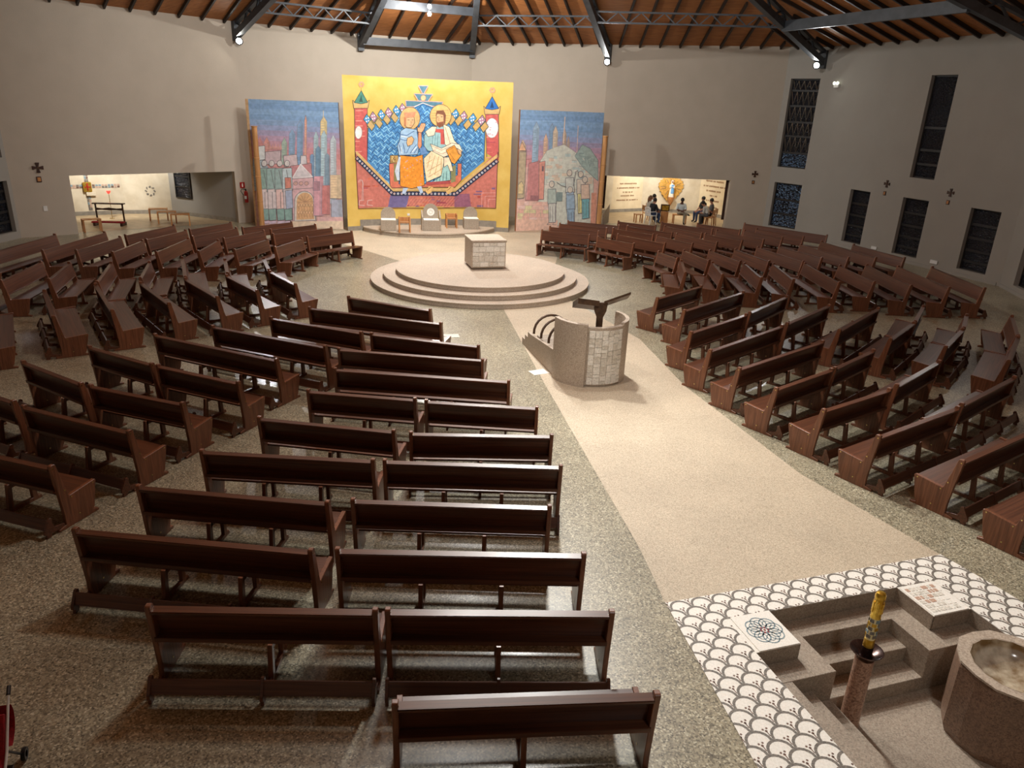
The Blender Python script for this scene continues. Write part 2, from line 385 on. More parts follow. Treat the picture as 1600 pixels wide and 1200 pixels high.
window('6', '7', 6.1, 7.3, 3.44, 7.35, (.14, .28, .5)); window('7', '8', 1.05, 2.3, *LO, B4)

# skirting along the wall on the right
def skirting(name, i, j, s0, s1, h=.1, mat='base_strip'):
    F = Facet(i, j); mb = MB(); q = [(F.at(s0, 0, .0), F.at(s1, 0, .0)), (F.at(s0, 0, .025), F.at(s1, 0, .025))]
    P = [q[0][0], q[0][1], q[1][1], q[1][0]]
    mb.prism(P, lambda p: (p.x, p.y, 0.001), lambda p: (p.x, p.y, h)); struct(mb.build(name, mat))
skirting('baseboard_right', '6', '7', .05, 11.0, .12, 'wall_plaster_grey'); skirting('baseboard_right_near', '7', '8', .05, 5.8, .12, 'wall_plaster_grey')

# ---- baptistery frame (a along the border, b towards the loft)
BO = Vector((2.0, 7.62)); BE1 = Vector((4.11, 1.34)).normalized(); BE2 = Vector((BE1.y, -BE1.x))
def bp(a, b, z=0.0): p = BO + BE1 * a + BE2 * b; return Vector((p.x, p.y, z))
A0, A1, A2, A3 = .57, 1.17, 3.11, 3.7; B0, B1, B2, B3 = .47, 1.07, 3.0, 3.6

# ---- floor: a slab round the rectangle of the sunken font
fl = MB()
FX = (-34, 34); FY = (-42, 16)
for (a0, a1, b0, b1) in ((FX[0], A0, FY[0], FY[1]), (A3, FX[1], FY[0], FY[1]), (A0, A3, FY[0], B0), (A0, A3, B3, FY[1]), (A0, A1, B0, B1), (A2, A3, B0, B1), (A0, A1, B2, B3), (A2, A3, B2, B3)):
    fl.face([bp(a0, b0), bp(a1, b0), bp(a1, b1), bp(a0, b1)])
OUT = [Vector(WP[k]).xy for k in 'abL']
struct(fl.build('floor', 'floor_granite', merge=False))
def paving(name, pts, mat, z=.003):
    mb = MB(); n = len(pts); mb.face([(p[0], p[1], z) for p in pts])
    o = mb.build(name, mat); struct(o); return o
ALT = Vector((-1.22, 24.76))
arc = [(ALT.x + 3.6 * math.cos(math.radians(t)), ALT.y + 3.6 * math.sin(math.radians(t))) for t in range(284, 326, 4)]
tl, tr = bp(0, 0), bp(4.32, 0)
paving('floor_aisle', arc + [(3.32, 18.74), (3.82, 15.31), (4.95, 11.3), (tr.x, tr.y), (tl.x, tl.y), (1.86, 8.8), (.76, 14.84)], 'aisle_granite')
arc2 = [(ALT.x + 3.6 * math.cos(math.radians(t)), ALT.y + 3.6 * math.sin(math.radians(t))) for t in range(44, 146, 6)]
paving('floor_sanctuary', arc2 + [(-7.3, 30.6), (-8.4, 33.5), (-7.4, 36.5), (-.6, 37.5), (1.1, 36.4), (1.3, 33.0), (1.6, 29.4)], 'aisle_granite')

# ---- ceiling: wooden pitches rising to the crown, with ribs
APEX = Vector((-1.0, 23.5, 14.6))
order = ['a', 'b', 'L', '0', '1', '2', '3', '4', '5', '6', '7', '8', 'c', 'd', 'a']
RIB = None
for i, j in zip(order, order[1:]):
    F = Facet(i, j); mb = MB(); A, B = F.A, F.B
    mb.face([A, B, APEX]); mb.face([A + Vector((0, 0, .05)), APEX + Vector((0, 0, .05)), B + Vector((0, 0, .05))])
    c = mb.build('ceiling', 'ceiling_wood', merge=False); struct(c)
    if (i, j) not in (('L', '0'), ('0', '1'), ('1', '2'), ('2', '3'), ('3', '4'), ('4', '5'), ('5', '6'), ('6', '7')): continue
    e3 = (B - A).normalized(); up = (APEX - A); sa = up.dot(e3); h = up - e3 * sa; H = h.length; h.normalize(); nn = e3.cross(h).normalized()
    if nn.z > 0: nn = -nn
    ln = (B - A).length; n = max(1, round(ln / .92))
    for k in range(n):
        s = (k + .5) * ln / n
        m = H * min(s / sa if sa > 0 else 9, (ln - s) / (ln - sa) if ln > sa else 9, 1) * .97
        m = min(m, 11.0)
        p0 = A + e3 * s; mb = MB(); q = []
        for t in (0.02, m):
            for (x, y) in ((-.04, .005), (.04, .005), (.04, .15), (-.04, .15)): q.append(p0 + h * t + e3 * x + nn * y)
        mb.poly(q, [(0, 1, 2, 3), (7, 6, 5, 4), (0, 4, 5, 1), (1, 5, 6, 2), (2, 6, 7, 3), (3, 7, 4, 0)])
        mb.build('ceiling_rib', 'rib_wood', c)

# ---- steel roof frames running from the wall heads to the crown
def bar(mb, p, q, wd, ht, up=Vector((0, 0, 1))):
    p, q = Vector(p), Vector(q); d = (q - p).normalized(); s = d.cross(up).normalized() * wd / 2; u = s.cross(d).normalized() * ht / 2
    V = [x + a * s + b * u for x in (p, q) for a, b in ((-1, -1), (1, -1), (1, 1), (-1, 1))]
    mb.poly(V, [(0, 1, 2, 3), (7, 6, 5, 4), (0, 4, 5, 1), (1, 5, 6, 2), (2, 6, 7, 3), (3, 7, 4, 0)])
TR_LAB = {'1': 'dark steel roof truss above the fire extinguisher by the left mural', '2': 'dark steel roof truss ending above the left side of the yellow panel',
          '3': 'dark steel roof truss ending above the right side of the yellow panel', '4': 'dark steel roof truss with floodlight right of the yellow panel',
          '6': 'dark steel roof truss meeting the corner by the tall grille window', '7': 'dark steel roof truss at the upper right over the long wall'}
TRUSS = {}
for k, lab in TR_LAB.items():
    Wv = Vector(WP[k]); inn = (CEN - Wv.xy).normalized(); P0 = Wv + Vector((inn.x * .12, inn.y * .12, 0)); P0.z = 7.95
    Q = Vector((-1.0, 23.5, 13.95)); TRUSS[k] = (P0, Q)
    t = thing('roof_truss', lab, 'roof truss', tuple(P0), 0, 'steel roof trusses')
    m = MB(); bar(m, (0, 0, 0), Q - P0, .26, .26); m.build('bottom_chord', 'steel', t)
    m = MB(); bar(m, (0, 0, .46), Q - P0 + Vector((0, 0, .5)), .2, .12); m.build('top_chord', 'steel', t)
    D = Q - P0
    m = MB(); m.box(-.14, .14, -.14, .14, -.22, .55, 0, Matrix.Rotation(math.atan2(inn.y, inn.x), 4, 'Z')); m.build('end_plate', 'steel', t)
    for q in range(12):
        a, b = D * (q * .035 + .01), D * ((q + 1) * .035)
        m = MB(); bar(m, a + Vector((0, 0, .1 if q % 2 else .42)), b + Vector((0, 0, .42 if q % 2 else .1)), .07, .07); m.build('web_strut', 'steel', t)
def along(k, t, dz=0.0): P, Q = TRUSS[k]; return P + (Q - P) * t + Vector((0, 0, dz))
def beam(name, k1, k2, t, dz, ht, label):
    p, q = along(k1, t, dz), along(k2, t, dz); m = MB(); bar(m, p, q, .16, ht); o = m.build(name, 'steel'); tag(o, label, 'beam')
beam('steel_beam', '2', '3', .03, .02, .34, 'dark steel beam along the wall head just above the yellow panel')
beam('steel_beam', '2', '3', .235, .05, .34, 'higher dark steel beam behind the little pendant lamp above the yellow panel')
beam('steel_beam', '6', '7', .2, .0, .4, 'dark steel beam slanting up across the ceiling at upper right')
def lattice(k1, k2, t, dz, label, n):
    p, q = along(k1, t, dz), along(k2, t, dz); d = q - p
    r = thing('lattice_joist', label, 'joist', tuple(p), 0, 'lattice joists under the ceiling')
    hh = .42
    for nm, z in (('bottom_chord', 0), ('top_chord', hh)):
        m = MB(); bar(m, (0, 0, z), d + Vector((0, 0, z)), .07, .07); m.build(nm, 'steel', r)
    for k in range(n):
        a, b = d * (k / n), d * ((k + 1) / n)
        m = MB(); bar(m, a + Vector((0, 0, 0 if k % 2 else hh)), b + Vector((0, 0, hh if k % 2 else 0)), .045, .045); m.build('web_strut', 'steel', r)
lattice('1', '2', .145, -.08, 'thin lattice joist crossing the ceiling above the left mural', 11)
lattice('3', '4', .18, -.08, 'thin lattice joist crossing the ceiling above the yellow panel corner', 11)
lattice('4', '6', .205, -.08, 'long thin lattice joist crossing the ceiling above the right chapel', 16)

# ---- floodlights clamped to the roof frames, each with its own light
def flood(k, t, label, target, power):
    P = along(k, t, -.3); d = (Vector(target) - P).normalized()
    r = thing('floodlight', label, 'floodlight', tuple(P), 0, 'floodlights on the roof trusses'); r.rotation_euler = d.to_track_quat('-Z', 'Y').to_euler()
    m = MB(); m.lathe([(.0, .16), (.09, .16), (.15, .02), (.17, -.02), (.15, -.02), (.12, .0)], 16); m.build('housing', 'black_metal', r, smooth=True)
    m = MB(); m.lathe([(0, .0), (.14, .0)], 16); m.build('lens', 'lamp_lens', r)
    m = MB(); m.box(-.02, .02, -.02, .02, .1, .34); m.build('bracket', 'black_metal', r)
    spot('floodlight_beam', tuple(P + d * .06), target, power, 120, COOL, .6, .12)
flood('1', .012, 'lit floodlight on the truss above the left mural', (-7, 16, 0), 700)
flood('4', .008, 'lit floodlight on the truss right of the yellow panel', (1, 20, 0), 400)
flood('6', .03, 'lit floodlight by the tall grille window corner', (2, 20, 0), 260)
flood('7', .02, 'lit floodlight at the upper right end of the long wall', (6, 16, 0), 70)
for k, (pos, tgt) in enumerate((((-2.2, 25.6, 11.75), (-4.2, 34.6, 2.6)), ((-3.2, 27.0, 11.75), (-4.4, 31.6, 0)), ((-1.9, 26.6, 11.95), (-1, 22.6, 0)), ((.6, 20.5, 11.95), (2.6, 13, 0)), ((1, 17, 11.75), (3.6, 8.4, 0)))): pass
pl = thing('pendant_lamp', 'small white twin pendant lamp hanging above the yellow panel', 'lamp', (-4.1, 34.6, 8.95))
m = MB(); m.tube([(0, 0, .45), (0, 0, 2.2)], .012, 6); m.build('cord', 'black_metal', pl)
for z in (.0, .28):
    m = MB(); m.lathe([(0, .1), (.06, .08), (.085, 0), (.06, -.07), (0, -.09)], 12); m.build('bulb', 'bulb', pl, (0, 0, z + .1), smooth=True)
m = MB(); m.tube([(0, 0, .1), (0, 0, .5)], .02, 6); m.build('stem', 'black_metal', pl)
point('pendant_light', (-4.1, 34.45, 9.0), 1500, WARM, .12)

# ---- the two side chapels opening off the wall
def chapel(prefix, pts, ceil, mats):
    for k, (p, q) in enumerate(zip(pts, pts[1:])):
        mb = MB(); mb.face([(p[0], p[1], 0), (q[0], q[1], 0), (q[0], q[1], ceil), (p[0], p[1], ceil)]); struct(mb.build('wall_%s_%s' % (prefix, 'abcdefgh'[k]), mats[k]))
        d = (Vector(q) - Vector(p)).normalized(); n = Vector((-d.y, d.x)); ctr = Vector(((pts[0][0] + pts[-1][0]) / 2, (pts[0][1] + pts[-1][1]) / 2))
        if n.dot(ctr - Vector(p)) < 0: n = -n
        mb = MB(); mb.prism([Vector(p), Vector(q), Vector(q) + n * .02, Vector(p) + n * .02], lambda v: (v.x, v.y, .004), lambda v: (v.x, v.y, .18)); struct(mb.build('baseboard_%s_%s' % (prefix, 'abcdefgh'[k]), 'base_strip'))
    mb = MB(); mb.face([(p[0], p[1], ceil) for p in pts]); struct(mb.build('ceiling_%s' % prefix, 'chapel_plaster'))
    paving('floor_%s' % prefix, pts, 'chapel_floor', .004)
FL = Facet('0', '1'); FR = Facet('4', '5')
jl0, jl1 = FL.at(2.0, 0, -.3).xy, FL.at(8.62, 0, -.3).xy; jr0, jr1 = FR.at(.14, 0, -.3).xy, FR.at(6.72, 0, -.3).xy
CHL = [tuple(jl0), (-21.3, 33.4), (-20.9, 34.6), (-18.88, 35.97), (-16.89, 36.55), tuple(jl1)]
CHR = [tuple(jr0), (4.35, 42.9), (5.28, 43.54), (7.16, 44.64), (10.48, 44.53), (11.66, 42.79), (11.4, 41.0), tuple(jr1)]
chapel('chapel_left', CHL, 2.9, ['chapel_plaster'] * 4 + ['wall_plaster_grey'])
chapel('chapel_right', CHR, 3.3, ['chapel_plaster', 'chapel_plaster', 'chapel_panel', 'chapel_plaster', 'chapel_panel', 'chapel_plaster', 'chapel_plaster'])
spot('chapel_lamp', (-17.3, 34.9, 2.8), (-16.9, 36.6, .4), 190, 110, WARM, .8, .08)
spot('chapel_lamp', (-18.4, 33.6, 2.8), (-19.9, 35.4, .8), 420, 110, WARM, .8, .08)
spot('chapel_lamp', (7.6, 41.8, 3.2), (8.0, 44.7, 1.3), 430, 120, WARM, .8, .08)
point('chapel_lamp', (9.6, 41.6, 2.9), 80, WARM, .1); point('chapel_lamp', (6.2, 41.9, 2.9), 70, WARM, .1)
# ================================================================ SUNKEN BAPTISTERY
bap = thing('baptistery', 'cross-shaped sunken stone font with steps and a fish-scale mosaic border', 'baptistery', tuple(bp(0, 0)), math.atan2(BE1.y, BE1.x))
bap.rotation_euler = (0, 0, math.atan2(BE1.y, BE1.x))
# local frame of bap: x = a, y = -b
def slab(name, a0, a1, b0, b1, z0, z1, mat='step_granite', bev=.006):
    m = MB(); m.box(a0, a1, -b1, -b0, z0, z1); return m.build(name, mat, bap, bevel=bev)
ZF = -.8
T = .3
slab('pit_floor', A0, A3, B0, B3, ZF - .1, ZF, bev=0)
# pit lining, level with the floor
def lining(a0, b0, a1, b1, thick=.02):
    m = MB(); d = Vector((a1 - a0, -(b1 - b0), 0)).normalized(); n = Vector((-d.y, d.x, 0)) * thick
    m.prism([(a0, -b0), (a1, -b1), (a1 + n.x, -b1 + n.y), (a0 + n.x, -b0 + n.y)], lambda p: (p[0], p[1], ZF), lambda p: (p[0], p[1], -.001)); m.build('pit_wall', 'step_granite', bap)
for q in ((A1, B0, A2, B0), (A2, B0, A2, B1), (A2, B1, A3, B1), (A3, B1, A3, B2), (A3, B2, A2, B2), (A2, B2, A2, B3), (A2, B3, A1, B3), (A1, B3, A1, B2), (A1, B2, A0, B2), (A0, B2, A0, B1), (A0, B1, A1, B1), (A1, B1, A1, B0)): lining(*q)
# first ledge follows the arms of the cross, then steps down in the far and side arms
slab('ledge', A1 + T, A2 - T, B0, B0 + T, ZF, -.2)
slab('ledge', A1, A1 + T, B0, B1 + T, ZF, -.2); slab('ledge', A2 - T, A2, B0, B1 + T, ZF, -.2)
slab('ledge', A0, A1, B1, B1 + T, ZF, -.2); slab('ledge', A2, A3, B1, B1 + T, ZF, -.2)
slab('step', A1 + T, A2 - T, B0 + T, B0 + 2 * T, ZF, -.4); slab('step', A1 + T, A2 - T, B0 + 2 * T, B0 + 3 * T, ZF, -.6)
slab('step', A0, A0 + T, B1 + T, B2, ZF, -.2); slab('step', A0 + T, A0 + 2 * T, B1 + T, B2, ZF, -.4); slab('step', A0 + 2 * T, A1 + T, B1 + T, B2, ZF, -.6)
# mosaic border: a white bed with one tile for every scale
def b_out_l(b): return -.14 * b           # the outer edges run towards the altar, not square
def b_out_r(b): return 4.32 + .14 * b
bed = MB()
for q in ([(0, 0), (4.32, 0), (b_out_r(B0), B0), (b_out_l(B0), B0)], [(b_out_l(B0), B0), (A0, B0), (A0, B3), (b_out_l(B3), B3)], [(A3, B0), (b_out_r(B0), B0), (b_out_r(B3), B3), (A3, B3)], [(A0, B0), (A1, B0), (A1, B1), (A0, B1)], [(A2, B0), (A3, B0), (A3, B1), (A2, B1)]):
    bed.prism(q, lambda p: (p[0], -p[1], .001), lambda p: (p[0], -p[1], .008))
bed.build('mosaic_bed', 'mosaic_white', bap)
R = .145
def scale_polys(cx, cy):
    top = [(cx + R * math.cos(t * PI / 10), cy - R * math.sin(t * PI / 10)) for t in range(0, 11)]       # arc towards the altar (smaller b)
    s1 = [(cx - R + R * math.sin(t * PI / 10), cy + R - R * math.cos(t * PI / 10)) for t in range(1, 6)]  # down the left side
    s2 = [(cx + R - R * math.cos(t * PI / 10), cy + R - R * math.sin(t * PI / 10)) for t in range(1, 5)]
    body = top + s1 + s2
    r2 = R - .03
    band = [(top[i], top[i + 1], (cx + r2 * math.cos((i + 1) * PI / 10), cy - r2 * math.sin((i + 1) * PI / 10)), (cx + r2 * math.cos(i * PI / 10), cy - r2 * math.sin(i * PI / 10))) for i in range(10)]
    fl = []
    for dx, dy, rr in ((0, .02, .015), (-.024, -.004, .013), (.022, -.01, .013)):
        fl.append([(cx + dx + rr * math.cos(t * PI / 3), cy + .02 + dy + rr * math.sin(t * PI / 3)) for t in range(6)])
    fl.append([(cx - .006, cy + .04), (cx + .006, cy + .04), (cx + .008, cy + .105), (cx - .002, cy + .105)])
    return body, band, fl
regions = [[(0, -1, 0), (0, 1, B0), (-1, -.14, 0), (1, -.14, 4.32)],
           [(0, -1, -B0), (0, 1, B3), (-1, -.14, 0), (1, 0, A0)],
           [(0, -1, -B0), (0, 1, B3), (-1, 0, -A3), (1, -.14, 4.32)]]
whole = None
for ri, reg in enumerate(regions):
    for row in range(-1, 28):
        for kx in range(-4, 22):
            cx = kx * 2 * R + (R if row % 2 else 0); cy = row * R
            body, band, fls = scale_polys(cx, cy)
            full = all(a * p[0] + b * p[1] <= c + 1e-6 for p in body for a, b, c in reg)
            if full and whole:
                link('scale_tile', whole, bap, (cx, -cy, 0)); continue
            m = MB(); any_ = False; ox, oy = (cx, cy) if full else (0, 0)
            for polys, mi, z in (([body], 0, .0105), (band, 1, .0118), (fls, 2, .0118)):
                for p in polys:
                    for (a, b, c) in reg:
                        p = clip(p, a, b, c)
                        if len(p) < 3: break
                    if len(p) >= 3:
                        ar = abs(sum(p[i][0] * p[(i + 1) % len(p)][1] - p[(i + 1) % len(p)][0] * p[i][1] for i in range(len(p)))) / 2
                        if ar < 1e-5: continue
                        if mi == 0 and ar < 6e-4: break
                        any_ = any_ or mi == 0
                        m.face([(x - ox, -(y - oy), z) for x, y in p], mi)
            if not any_: continue
            me = m.mesh('scale_tile', ['mosaic_white', 'mosaic_grey', 'mosaic_brown'], merge=False)
            if full: whole = me
            link('scale_tile', me, bap, (ox, -oy, 0))
# two square inlays on the inner corners
m = MB(); m.box(.62, A1 - .005, -B1 + .005, -.46, .008, .016); q = m.build('rosette_inlay', 'mosaic_white', bap); q['label'] = 'white square inlay with a blue interlaced rosette'
m = MB(); c0 = ((.62 + A1) / 2, -(B1 + .46) / 2)
def ring(m, cx, cy, r0, r1, z, mi=0, n=20, a0=0, a1=2 * PI):
    for k in range(n):
        t0, t1 = a0 + (a1 - a0) * k / n, a0 + (a1 - a0) * (k + 1) / n
        m.face([(cx + r0 * math.cos(t0), cy + r0 * math.sin(t0), z), (cx + r1 * math.cos(t0), cy + r1 * math.sin(t0), z), (cx + r1 * math.cos(t1), cy + r1 * math.sin(t1), z), (cx + r0 * math.cos(t1), cy + r0 * math.sin(t1), z)], mi)
for k in range(8):
    t = k * PI / 4; ring(m, c0[0] + .13 * math.cos(t), c0[1] + .13 * math.sin(t), .085, .1, .018, 0, 18)
    ring(m, c0[0] + .13 * math.cos(t), c0[1] + .13 * math.sin(t), .045, .055, .018, 0, 12)
for k in range(7):
    t = k * PI / 3; r = 0 if k == 6 else .045
    m.face([(c0[0] + r * math.cos(t) + .016 * math.cos(u * PI / 3), c0[1] + r * math.sin(t) + .016 * math.sin(u * PI / 3), .0185) for u in range(6)], 1)
m.build('rosette', ['mosaic_blue', 'mosaic_red'], bap, merge=False)
m = MB(); m.box(A2 + .01, 3.67, -B1 + .005, -.5, .008, .016); m.build('lettered_inlay', 'mosaic_white', bap)
for r in range(6):
    x = A2 + .05
    while x < 3.6:
        wd = random.uniform(.03, .09); y = -.54 - r * .083
        m = MB(); m.box(x, min(x + wd, 3.63), y - .06, y, .016, .02); m.build('inlay_piece', random.choice(['relief_stone_dark', 'mosaic_rose', 'mosaic_white', 'relief_stone_dark']), bap); x += wd + .015

# paschal candle on its stone pillar
cp = bp(1.6, 1.57, ZF)
pt = thing('candle_pillar', 'pink granite pillar with a dark metal dish standing in the sunken font', 'pillar', tuple(cp))
m = MB(); m.lathe([(0, 0), (.115, 0), (.115, .03), (.105, .05), (.1, .94), (0, .94)], 24); m.build('shaft', 'pillar_granite', pt, smooth=True)
m = MB(); m.lathe([(0, .94), (.05, .94), (.09, .96), (.165, 1.03), (.175, 1.045), (.165, 1.045), (.09, .985), (.06, .975), (0, .975)], 28); m.build('dish', 'dish_metal', pt, smooth=True)
m = MB(); m.lathe([(0, .975), (.062, .975), (.06, 1.1), (0, 1.1)], 20); m.build('socket', 'dish_metal', pt, smooth=True)
ca = thing('paschal_candle', 'tall ornate gold candle standing in the dark dish on the pillar', 'candle', (cp.x, cp.y, ZF + 1.1))
m = MB(); m.lathe([(0, 0), (.056, 0), (.056, .1), (0, .1)], 20); m.build('gold_foot', 'gold', ca, smooth=True)
m = MB(); m.lathe([(0, .1), (.05, .1), (.05, .38), (0, .38)], 20); m.build('wax_body', 'candle_wax', ca, smooth=True)
for k in range(5):
    for r in range(5):
        t = k * 2 * PI / 5 + (r % 2) * .6; z = .13 + r * .05
        m = MB(); m.box(.047, .056, -.022, .022, z, z + .035, 0, Matrix.Rotation(t, 4, 'Z')); m.build('raised_motif', random.choice(['mosaic_grey', 'gold', 'mosaic_blue', 'mosaic_grey']), ca)
m = MB(); m.lathe([(.0, .38), (.056, .38), (.052, .44), (.054, .5), (.05, .6), (.056, .62), (.056, .66), (.045, .69), (.02, .7), (0, .7)], 20); m.build('gold_cap', 'gold', ca, smooth=True)
for k in range(6):
    t = k * PI / 3; m = MB(); m.box(.045, .062, -.014, .014, .45, .58, 0, Matrix.Rotation(t, 4, 'Z')); m.build('gold_leaf', 'gold', ca, bevel=.004)

# baptismal font bowl
fp = bp(3.1, 2.15, ZF)
fo = thing('font_bowl', 'big eight-sided brown stone font bowl holding water', 'font', tuple(fp), math.atan2(BE1.y, BE1.x))
def octo(r, z, k=8, dent=.0): return [(r * (1 - dent * (i % 2)) * math.cos(PI / 8 + i * 2 * PI / (2 * k)), r * (1 - dent * (i % 2)) * math.sin(PI / 8 + i * 2 * PI / (2 * k)), z) for i in range(2 * k)]
m = MB(); rings = [octo(.53, 0, dent=.03), octo(.57, .1, dent=.05), octo(.58, .9, dent=.06), octo(.57, .96, dent=.03)]
V = [p for r in rings for p in r]
m.poly(V, [(i * 16 + k, i * 16 + (k + 1) % 16, (i + 1) * 16 + (k + 1) % 16, (i + 1) * 16 + k) for i in range(3) for k in range(16)] + [tuple(range(15, -1, -1))])
m.build('bowl_body', 'font_granite', fo)
m = MB(); o16 = octo(.585, .96, dent=.03); i16 = [(.44 * math.cos(PI / 8 + i * PI / 8), .44 * math.sin(PI / 8 + i * PI / 8), .975) for i in range(16)]; o2 = [(x, y, .985) for x, y, z in o16]
m.poly(o16 + o2 + i16, [(k, (k + 1) % 16, 16 + (k + 1) % 16, 16 + k) for k in range(16)] + [(16 + k, 16 + (k + 1) % 16, 32 + (k + 1) % 16, 32 + k) for k in range(16)]); m.build('rim', 'altar_granite', fo)
m = MB(); m.lathe([(.445, .978), (.43, .93), (.36, .82), (.2, .76), (0, .75)], 40); m.build('basin', 'basin_marble', fo, smooth=True)
m = MB(); m.lathe([(.425, .915), (0, .915)], 40); m.build('water', 'water', fo)

# ================================================================ ALTAR
ap = thing('altar_platform', 'round three-stepped granite platform under the altar', 'platform', (ALT.x, ALT.y, 0))
for k, (r, z) in enumerate(((3.66, 0), (3.24, .15), (2.82, .3))):
    m = MB(); m.lathe([(0, z + .001), (r - .03, z + .001), (r - .03, z + .11), (r, z + .115), (r, z + .15), (0, z + .15)], 96); m.build('step', 'altar_granite', ap, smooth=True)
AX = Vector((1.13, .32)).normalized(); ang = math.atan2(AX.y, AX.x)
al = thing('altar', 'square stone altar with a white relief tile front', 'altar', (-1.1, 25.1, .45), ang)
m = MB(); m.box(-.5, .5, -.5, .5, 0, .06); m.build('plinth', 'step_granite', al)
m = MB(); m.box(-.58, .58, -.58, .58, .06, .9); m.build('block', 'altar_granite', al, bevel=.008)
m = MB(); m.box(-.6, .6, -.6, .6, .9, .98); m.build('top_slab', 'altar_granite', al, bevel=.01)
z = .1
rows = [.16, .2, .13, .18, .12]
for h in rows:
    x = -.55
    while x < .54:
        wd = min(random.uniform(.14, .3), .55 - x)
        if .55 - (x + wd) < .08: wd = .55 - x
        m = MB(); m.box(x + .004, x + wd - .004, -.585 - random.uniform(.01, .03), -.57, z + .004, z + h - .004); m.build('relief_tile', random.choice(['relief_stone', 'relief_stone', 'relief_stone_dark']), al, bevel=.006); x += wd
    z += h

# ================================================================ AMBO
am = thing('ambo', 'curved stone ambo with a white relief panel and side stair', 'ambo', (1.72, 15.83, 0), 0)
def arcwall(name, mat, a0, a1, r0, r1, z0, z1, n=24, bev=0, parent=am, slope=0):
    m = MB(); P = []
    for k in range(n + 1):
        t = math.radians(a0 + (a1 - a0) * k / n); zz = z1 + slope * k / n
        P.append([(r * math.cos(t), r * math.sin(t), z) for r, z in ((r0, z0), (r1, z0), (r1, zz), (r0, zz))])
    V = [p for q in P for p in q]; Fc = [(0, 1, 2, 3), (4 * n + 3, 4 * n + 2, 4 * n + 1, 4 * n)]
    for k in range(n):
        for j in range(4): Fc.append((4 * k + j, 4 * k + (j + 1) % 4, 4 * k + 4 + (j + 1) % 4, 4 * k + 4 + j))
    m.poly(V, Fc); return m.build(name, mat, parent, bevel=bev, smooth=True)
arcwall('curved_wall', 'altar_granite', 196, 258.2, .78, .88, 0, 1.4, 20)
arcwall('front_panel', 'altar_granite', 254, 322.3, .7, .8, .04, 1.33, 20)
arcwall('plinth', 'step_granite', 200, 380, .7, .79, 0, .04, 30)
arcwall('curved_wall', 'altar_granite', 322.5, 400, .72, .8, .0, 1.38, 20)
cols = [261, 270, 281, 291, 300, 309.5, 318]
for a, b in zip(cols, cols[1:]):
    z = .06
    while z < 1.26:
        h = random.choice([.08, .12, .16, .2]); h = min(h, 1.27 - z)
        if 1.27 - (z + h) < .06: h = 1.27 - z
        mm = .35
        arcwall('relief_tile', random.choice(['relief_stone', 'relief_stone', 'relief_stone_dark']), a + mm, b - mm, .795, .812 + random.uniform(0, .016), z + .004, z + h - .004, 3); z += h
# stair beside it
sd = Vector((.24 - .98, 17.98 - 15.5)); sl = sd.length; sa_ = math.atan2(sd.y, sd.x)
SM = Matrix.Translation((.98 - 1.72, 15.5 - 15.83, 0)) @ Matrix.Rotation(sa_, 4, 'Z')
def on_stair(prof, y0, y1): 
    m = MB(); m.prism(prof, lambda p: tuple(SM @ Vector((p[0], y0, p[1]))), lambda p: tuple(SM @ Vector((p[0], y1, p[1])))); return m
on_stair([(0, 0), (sl, 0), (sl, .17), (sl - .22, .17), (sl - .22, .3), (sl - .45, .3), (sl - .45, .44), (sl - .68, .44), (0, .62)], -.03, .03).build('side_plate', 'altar_granite', am)
on_stair([(0, 0), (sl, 0), (sl, .17), (sl - .22, .17), (sl - .22, .3), (sl - .45, .3), (sl - .45, .44), (sl - .68, .44), (0, .62)], -.93, -.87).build('side_plate', 'altar_granite', am)
for k in range(4):
    x1 = sl - .1 - k * .3; on_stair([(0 if k == 3 else x1 - .32, 0), (x1, 0), (x1, .13 * (k + 1)), (0 if k == 3 else x1 - .32, .13 * (k + 1))], -.87, -.03).build('stair_step', 'step_granite', am)
for k, x in enumerate((1.75, 1.2, .65)):
    pts = [SM @ Vector((x + .12 * math.sin(t * PI / 12), -.45 + .45 * math.cos(t * PI / 12), .5 + (1.75 - x) * .1 + .42 * math.sin(t * PI / 12))) for t in range(13)]
    m = MB(); m.tube(pts, .03, 8); m.build('hoop_rail', 'hoop_metal', am, smooth=True)
# book rest
m = MB(); m.prism([(-.07, 0), (.07, 0), (.07, 1.48), (.13, 1.62), (.15, 1.8), (-.15, 1.8), (-.13, 1.62), (-.07, 1.48)], lambda p: (p[0] + .1, -.47, p[1]), lambda p: (p[0] + .1, -.41, p[1])); m.build('rest_post', 'bronze', am, bevel=.006)
for s in (-1, 1):
    m = MB(); q = [Vector((.06, -.56, 1.86)), Vector((.6, -.56, 2.08)), Vector((.6, -.2, 1.9)), Vector((.06, -.2, 1.68))]
    if s < 0: q = [Vector((-.04, -.56, 1.86)), Vector((-.5, -.62, 1.92)), Vector((-.58, -.2, 1.72)), Vector((-.04, -.2, 1.68))]
    off = Vector((.1, 0, 0)); m.poly([tuple(v + off) for v in q] + [tuple(v + off + Vector((0, 0, -.05 if s > 0 else -.12))) for v in q], [(0, 1, 2, 3), (7, 6, 5, 4), (0, 4, 5, 1), (1, 5, 6, 2), (2, 6, 7, 3), (3, 7, 4, 0)]); m.build('book_wing', 'bronze', am)
for nm, (x, y), rz, lab in (('paper_sheet', (.6, 15.85), .5, 'white paper sheet on the floor beside the ambo stair'), ('paper_sheet', (-1.62, 18.35), .2, 'white paper strip on the floor by the second pew')):
    m = MB(); m.box(-.2, .2, -.15, .15, 0, .003); tag(m.build(nm, 'paper', None, (x, y, .004), (0, 0, rz)), lab, 'paper', None)

